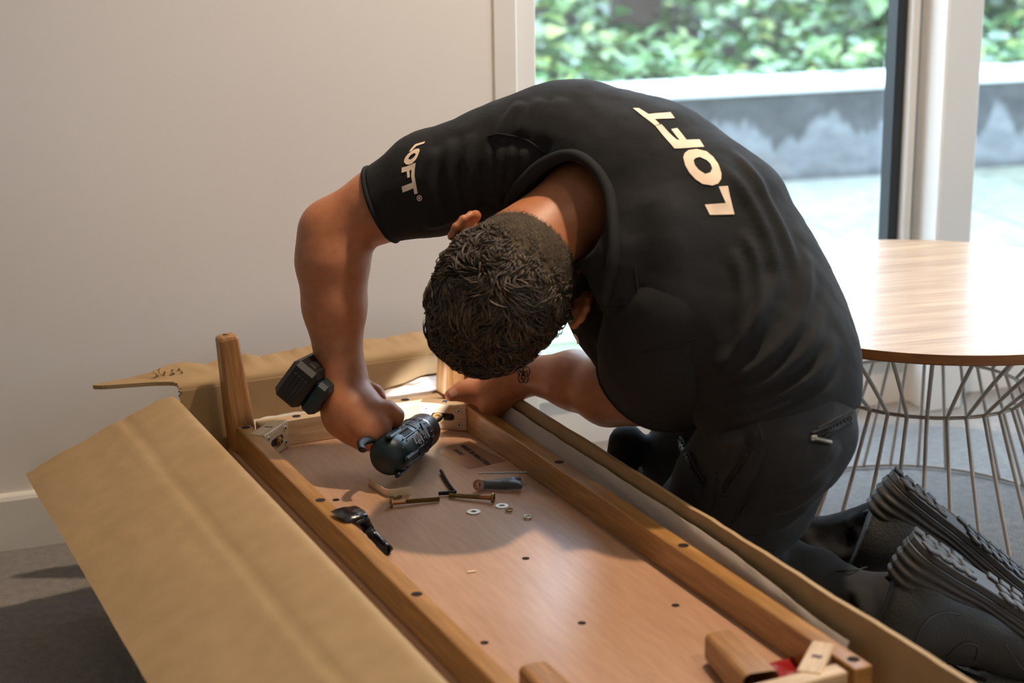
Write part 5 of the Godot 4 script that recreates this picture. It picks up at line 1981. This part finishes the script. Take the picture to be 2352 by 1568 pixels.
func trouser_folds(f: Field) -> Array:
	var out := []
	for c in [
		[[Vector3(0.118, -0.3286, -0.9371), Vector3(0.1305, -0.3235, -0.9372), Vector3(0.1451, -0.3266, -0.934)], 0.010, 0.006], [[Vector3(0.1157, -0.3203, -0.9402), Vector3(0.1305, -0.3211, -0.938), Vector3(0.1401, -0.3327, -0.9326)], 0.010, -0.006],
		[[Vector3(0.1863, -0.3238, -0.9276), Vector3(0.169, -0.3409, -0.9248), Vector3(0.1493, -0.351, -0.9244)], 0.012, 0.005], [[Vector3(0.1799, -0.3392, -0.9233), Vector3(0.1638, -0.355, -0.9204), Vector3(0.144, -0.3651, -0.9198)], 0.012, 0.005], [[Vector3(0.1709, -0.357, -0.9183), Vector3(0.1536, -0.3693, -0.9165), Vector3(0.1364, -0.3746, -0.9171)], 0.011, 0.004],
		[[Vector3(0.1277, -0.3377, -0.9325), Vector3(0.115, -0.3522, -0.9289), Vector3(0.1049, -0.3594, -0.9273)], 0.010, 0.004], [[Vector3(0.1849, -0.3678, -0.9114), Vector3(0.1881, -0.3767, -0.907), Vector3(0.1853, -0.3881, -0.9028)], 0.010, -0.010], [[Vector3(0.1911, -0.3628, -0.9121), Vector3(0.1954, -0.374, -0.9066), Vector3(0.1948, -0.3875, -0.901)], 0.008, 0.004],
		[[Vector3(0.1846, -0.4038, -0.896), Vector3(0.1887, -0.4168, -0.8892), Vector3(0.1929, -0.4274, -0.8832)], 0.009, -0.009], [[Vector3(0.1912, -0.4, -0.8963), Vector3(0.1959, -0.4141, -0.8889), Vector3(0.1986, -0.4291, -0.8811)], 0.009, 0.004], [[Vector3(0.1656, -0.3722, -0.9133), Vector3(0.1726, -0.3775, -0.9098), Vector3(0.1746, -0.3887, -0.9047)], 0.011, -0.005],
	]:
		out.append([on_cloth(f, c[0], 4), c[1] * 1.15, c[2] * 1.7])
	return out


func seams(f: Field, parent: Node3D, home: Transform3D, runs: Array, material: Material, called: String) -> void:
	for s in runs:
		var p := on_cloth(f, s[0], 8)
		if p.size() < 2:
			continue
		var g := Geo.new()
		for i in p.size():
			p[i] = f.raised(p[i], 0.0004)
		g.tube(p, s[1], 6)
		g.moved(home)
		g.to(self, called, material, parent)


func zip(f: Field, parent: Node3D, home: Transform3D, rays: Array) -> void:
	var p := on_cloth(f, rays, 14)
	if p.size() < 2:
		return
	var g := Geo.new()
	var tape := Geo.new()
	for i in p.size():
		p[i] = f.raised(p[i], 0.0)
	for i in p.size() - 1:
		var n := f.slope(p[i])
		var along: Vector3 = (p[i + 1] - p[i]).normalized()
		var side := along.cross(n)
		g.box(Transform3D(Basis(along, n, side), p[i] + n * 0.0026 + side * (0.0009 if i % 2 == 0 else -0.0009)), Vector3(p[i].distance_to(p[i + 1]) * 0.62, 0.0018, 0.0044), 0.0003)
	var raised := []
	for q in p:
		raised.append(q + f.slope(q) * 0.0006)
	for s in [-1.0, 1.0]:
		var edge := []
		for i in raised.size():
			var along: Vector3 = (p[mini(i + 1, p.size() - 1)] - p[maxi(i - 1, 0)]).normalized()
			edge.append(raised[i] + along.cross(f.slope(p[i])) * 0.0052 * s)
		tape.tube(edge, 0.0021, 6)
	tape.moved(home)
	g.moved(home)
	var z := tape.to(self, "zip_welt", M.trouser_twill, parent)
	g.to(self, "zip_teeth", M.zip_teeth, parent)


func shirt_prints(f: Field, parent: Node3D, home: Transform3D) -> void:
	# back: four letters across the shoulders; the outlines are in a frame of unit steps over the cloth
	var at: Vector3 = Vector3(-0.0167, -0.1234, -0.9922)
	var ex: Vector3 = (Vector3(0.0788, -0.1245, -0.9891) - Vector3(-0.0167, -0.1234, -0.9922)) / 1000.0
	var ey: Vector3 = (Vector3(-0.0184, -0.2177, -0.9758) - Vector3(-0.0167, -0.1234, -0.9922)) / 1000.0
	var frame := [at, ex, ey]
	var holder := Node3D.new()
	holder.name = "back_print"
	parent.add_child(holder, true)
	holder.position = home.origin
	var set := [
		[[Vector2(1448, 643), Vector2(1502, 640), Vector2(1545, 810), Vector2(1397, 813), Vector2(1366, 750), Vector2(1492, 742)], []],
		[[Vector2(1232, 470), Vector2(1240, 445), Vector2(1262, 429), Vector2(1310, 424), Vector2(1370, 440), Vector2(1410, 470), Vector2(1440, 512), Vector2(1462, 570), Vector2(1461, 600), Vector2(1445, 625), Vector2(1410, 637), Vector2(1350, 628), Vector2(1308, 600), Vector2(1270, 560), Vector2(1245, 520)], [[Vector2(1293, 490), Vector2(1305, 478), Vector2(1330, 472), Vector2(1372, 490), Vector2(1395, 512), Vector2(1406, 540), Vector2(1396, 562), Vector2(1365, 570), Vector2(1325, 545), Vector2(1302, 518)]]],
		[[Vector2(1062, 283), Vector2(1098, 274), Vector2(1192, 363), Vector2(1208, 366), Vector2(1158, 298), Vector2(1195, 292), Vector2(1250, 367), Vector2(1327, 367), Vector2(1355, 413), Vector2(1178, 418)], []],
		[[Vector2(926, 174), Vector2(962, 174), Vector2(1020, 210), Vector2(1150, 203), Vector2(1178, 237), Vector2(1058, 242), Vector2(1088, 272), Vector2(1060, 281)], []],
	]
	for s in set:
		printed(f, s[0], s[1], 16.0, holder, "letter", M.print_ink, frame)
	# right sleeve
	at = Vector3(-0.0873, -0.1513, -0.9846)
	ex = (Vector3(-0.0523, -0.1522, -0.987) - Vector3(-0.0873, -0.1513, -0.9846)) / 1000.0
	ey = (Vector3(-0.0881, -0.1858, -0.9786) - Vector3(-0.0873, -0.1513, -0.9846)) / 1000.0
	frame = [at, ex, ey]
	holder = Node3D.new()
	holder.name = "sleeve_print"
	parent.add_child(holder, true)
	holder.position = home.origin
	set = [
		[[Vector2(848, 345), Vector2(890, 290), Vector2(955, 222), Vector2(1040, 200), Vector2(1120, 178), Vector2(1105, 212), Vector2(1040, 232), Vector2(975, 252), Vector2(925, 300), Vector2(895, 332)], []],
		[[Vector2(768, 515), Vector2(772, 470), Vector2(790, 430), Vector2(830, 382), Vector2(900, 332), Vector2(960, 302), Vector2(1005, 296), Vector2(1035, 312), Vector2(1028, 350), Vector2(1000, 420), Vector2(965, 480), Vector2(905, 538), Vector2(850, 556), Vector2(805, 552)], [[Vector2(838, 462), Vector2(850, 435), Vector2(880, 402), Vector2(925, 372), Vector2(955, 370), Vector2(966, 390), Vector2(945, 425), Vector2(910, 455), Vector2(870, 472)]]],
		[[Vector2(735, 605), Vector2(730, 690), Vector2(815, 665), Vector2(830, 775), Vector2(870, 760), Vector2(858, 652), Vector2(895, 640), Vector2(890, 740), Vector2(910, 852), Vector2(735, 918), Vector2(760, 1012), Vector2(932, 945), Vector2(945, 1040), Vector2(1003, 1025), Vector2(970, 860), Vector2(947, 740), Vector2(948, 640), Vector2(965, 525), Vector2(900, 552), Vector2(820, 580)], []],
	]
	for s in set:
		printed(f, s[0], s[1], 34.0, holder, "letter", M.print_ink, frame)
	var ring := ellipse(46, 48, 20, Vector2(1030, 1100))
	var inner := ellipse(34, 36, 20, Vector2(1030, 1100))
	printed(f, Array(ring), [inner], 24.0, holder, "registered_mark", M.print_ink, frame)
	printed(f, [Vector2(1010, 1085), Vector2(1040, 1075), Vector2(1052, 1095), Vector2(1035, 1105), Vector2(1048, 1120), Vector2(1038, 1126), Vector2(1022, 1108), Vector2(1026, 1124), Vector2(1016, 1126)], [], 24.0, holder, "registered_mark", M.print_ink, frame)
	# chest: only the edges of two letters come round the front
	at = Vector3(0.0315, -0.2668, -0.9633)
	frame = [at, Vector3(0.0317, -0.2668, -0.9632) - at, Vector3(0.0315, -0.267, -0.9632) - at]
	holder = Node3D.new()
	holder.name = "chest_print"
	parent.add_child(holder, true)
	holder.position = home.origin
	printed(f, [Vector2(20, 4), Vector2(28, 6), Vector2(35, 16), Vector2(37, 28), Vector2(32, 30), Vector2(30, 22), Vector2(25, 13)], [], 4.0, holder, "letter", M.print_ink, frame)


func boots(t: Node3D) -> void:
	for side in 2:
		var near := side == 0
		var heel: Vector3 = Vector3(0.514, 0.1914, -2.0562) if near else Vector3(0.5345, 0.1946, -2.2805)
		var along := Vector3(0.80, -0.565, -0.10).normalized() if near else Vector3(0.76, -0.64, -0.06).normalized()
		var down := Vector3(0.57, 0.81, 0.02)
		down = (down - along * down.dot(along)).normalized()        # the sole faces up and away
		var b := Basis(along, -down, along.cross(-down))
		var boot := Node3D.new()
		boot.name = "boot"
		boot.set_meta("label", "black boot of the left foot, nearer" if near else "black boot of the right foot, farther, worn sole edge")
		boot.transform = Transform3D(b, heel - t.position)
		t.add_child(boot, true)
		boot_parts(boot, b, near)


func boot_parts(boot: Node3D, b: Basis, near: bool) -> void:
	# x from heel to toe, y from the sole towards the ankle; the shaft leans back along the shin
	var shin := (b.inverse() * Vector3(-0.90, 0.30, -0.22)).normalized()
	var f := Field.new()
	var ankle := Vector3(0.060, 0.074, 0)
	f.chain([Vector3(0.034, 0.030, 0), Vector3(0.042, 0.052, 0), ankle], [0.034, 0.037, 0.041], 0.02)
	f.chain([ankle, ankle + shin * 0.02, ankle + shin * 0.035], [0.042, 0.041, 0.041], 0.03)
	f.chain([ankle, Vector3(0.12, 0.056, 0), Vector3(0.19, 0.040, 0), Vector3(0.245, 0.036, 0)], [0.043, 0.042, 0.038, 0.034], 0.03)
	f.chain([Vector3(0.05, 0.03, 0), Vector3(0.14, 0.03, 0), Vector3(0.21, 0.028, 0), Vector3(0.255, 0.028, 0)], [0.034, 0.036, 0.046, 0.038], 0.02, Vector3.UP, 1.4)
	f.planes.append([Vector3(0, 0.006, 0), Vector3.DOWN, 0.004])
	f.planes.append([ankle + shin * 0.042, shin, 0.004])
	var g := f.net(0.005)
	g.to(self, "upper", M.boot_leather, boot)
	# sole: outline, welts along the side, lugs below
	var outline := []
	for p in [Vector2(-0.012, 0), Vector2(-0.006, 0.022), Vector2(0.012, 0.036), Vector2(0.05, 0.039), Vector2(0.10, 0.034), Vector2(0.15, 0.037), Vector2(0.20, 0.050), Vector2(0.245, 0.048), Vector2(0.28, 0.032), Vector2(0.297, 0.0)]:
		outline.append(p)
	for k in range(8, 0, -1):
		outline.append(Vector2(outline[k].x, -outline[k].y))
	var smooth_line := []
	var closed := outline.duplicate()
	closed.append(outline[0])
	for p in curve(closed, 4):
		smooth_line.append(p)
	smooth_line.pop_back()
	var poly := PackedVector2Array(smooth_line)
	g = Geo.new()
	for layer in [[-0.016, 0.010, 0.0], [-0.006, 0.008, 0.001]]:
		g.prism(g.shrunk(poly, layer[2]) if layer[2] > 0.0 else poly, Transform3D(Basis.IDENTITY, Vector3(0, layer[0], 0)), layer[1], 0.0014)
	var sole := g.to(self, "sole", M.boot_rubber, boot)
	# the moulded wall of the sole: high round the heel, waved along the flank
	g = Geo.new()
	var wall := closed.duplicate()
	var around := curve(wall, 8)
	var steps := around.size() - 1
	g.grid(steps, 22, func(a, b):
		var k := roundi(a * steps) % steps
		var p: Vector2 = around[k]
		var d: Vector2 = (around[(k + 1) % steps] - around[(k + steps - 1) % steps]).normalized()
		var out := Vector2(d.y, -d.x)
		if out.dot(p - Vector2(0.14, 0)) < 0.0:
			out = -out
		var high: float = 0.030 + 0.020 * exp(-pow((p.x - 0.0) / 0.055, 2.0)) + 0.004 * sin(p.x * 38.0) * smoothstep(0.05, 0.1, p.x)
		var y: float = b * high
		var line := sin(b * 24.0 + 0.9 * sin(p.x * 34.0) + 0.4 * sin(p.x * 71.0))
		var puff: float = 0.0012 + 0.0014 * line * smoothstep(0.0, 0.12, b) * (1.0 - smoothstep(0.85, 1.0, b)) - 0.006 * b * b - 0.003 * smoothstep(0.9, 1.0, b)
		var q := p + out * puff
		return Vector3(q.x, y - 0.002, q.y))
	g.to(self, "sole_wall", M.boot_rubber, sole)
	g = Geo.new()
	for k in 13:
		var x := 0.004 + k * 0.0215
		if k == 4 or k == 5:
			continue
		for s in [-1.0, 0.0, 1.0]:
			var wide: float = 0.0225 if x < 0.1 else 0.029
			g.box(Transform3D(Basis(Vector3.UP, 0.35 * s), Vector3(x + (0.006 if s == 0.0 else 0.0), -0.0175, s * wide)), Vector3(0.0165, 0.005, 0.022 if s == 0.0 else 0.024), 0.0015)
	g.to(self, "tread_lugs", M.boot_rubber, sole)
	if not near:
		g = Geo.new()
		g.box(Transform3D(Basis.IDENTITY, Vector3(0.135, -0.012, 0.038)), Vector3(0.075, 0.010, 0.004), 0.0015)
		g.to(self, "worn_edge", plain("worn_rubber", Color(0.45, 0.38, 0.31), 0.8), sole)
	# padded collar, stitched quarter, eyelets and lace
	var top := ankle + shin * 0.036
	var e1 := shin.cross(Vector3.BACK).normalized()
	var path := []
	for k in 25:
		path.append(top + e1 * cos(TAU * k / 24) * 0.039 + Vector3.BACK * sin(TAU * k / 24) * 0.039)
	g = Geo.new()
	g.tube(path, 0.0042, 9, false)
	g.to(self, "padded_collar", M.boot_collar, boot)
	var l := f.all()
	for run in [[Vector2(0.085, 0.030), Vector2(0.060, 0.040), Vector2(0.048, 0.058), Vector2(0.052, 0.085), Vector2(0.075, 0.108)], [Vector2(0.145, 0.070), Vector2(0.130, 0.052), Vector2(0.112, 0.058), Vector2(0.108, 0.080), Vector2(0.118, 0.094)], [Vector2(0.16, 0.030), Vector2(0.2, 0.044), Vector2(0.235, 0.042)]]:
		for s in [-1.0, 1.0]:
			var pts := []
			for q in curve(run, 5):
				var p := march_in(f, Vector3(q.x, q.y, 0.12 * s), Vector3(q.x, q.y, -0.02 * s), l)
				if p != Vector3.INF:
					pts.append(p + Vector3(0, 0, 0.0004 * s))
			if pts.size() > 2:
				g = Geo.new()
				g.tube(pts, 0.0011, 5)
				g.to(self, "stitching", M.boot_rubber, boot)
	var last := Vector3.ZERO
	g = Geo.new()
	for k in 6:
		for s in [-1.0, 1.0]:
			var q := Vector3(0.098 + k * 0.019, 0.14, 0.017 * s)
			var p := march_in(f, q + Vector3(0.02, 0.06, 0), Vector3(q.x - 0.03, 0.03, q.z * 0.8), l)
			if p == Vector3.INF:
				continue
			g = Geo.new()
			g.lathe([Vector2(0.0028, -0.0006), Vector2(0.0048, -0.0006), Vector2(0.0048, 0.0014), Vector2(0.0028, 0.0014)], 14, Transform3D(Basis(Vector3.RIGHT, 0.5 * s) * Basis(Vector3.BACK, -0.6), p), true)
			g.to(self, "eyelet", M.zip_teeth, boot)
			if last != Vector3.ZERO:
				g = Geo.new()
				var m := (p + last) / 2 + Vector3(0.003, 0.006, 0)
				g.tube(curve([last, m, p], 5), 0.0021, 7)
				g.to(self, "lace", M.lace, boot)
			last = p
	if near:
		g = Geo.new()
		var to_floor := b.inverse()
		var drop: Vector3 = last
		var run := [Vector3(0.5799, 0.012, -2.1061), Vector3(0.5886, 0.006, -2.0883), Vector3(0.6032, 0.006, -2.0663), Vector3(0.6153, 0.006, -2.0534)]
		var pts := []
		for p in run:
			pts.append(boot.transform.affine_inverse() * (p - boot.get_parent().position))
		g.tube(curve(pts, 6), 0.0034, 8, true, Vector2(1.5, 0.8))
		g.to(self, "lace", M.lace, boot)
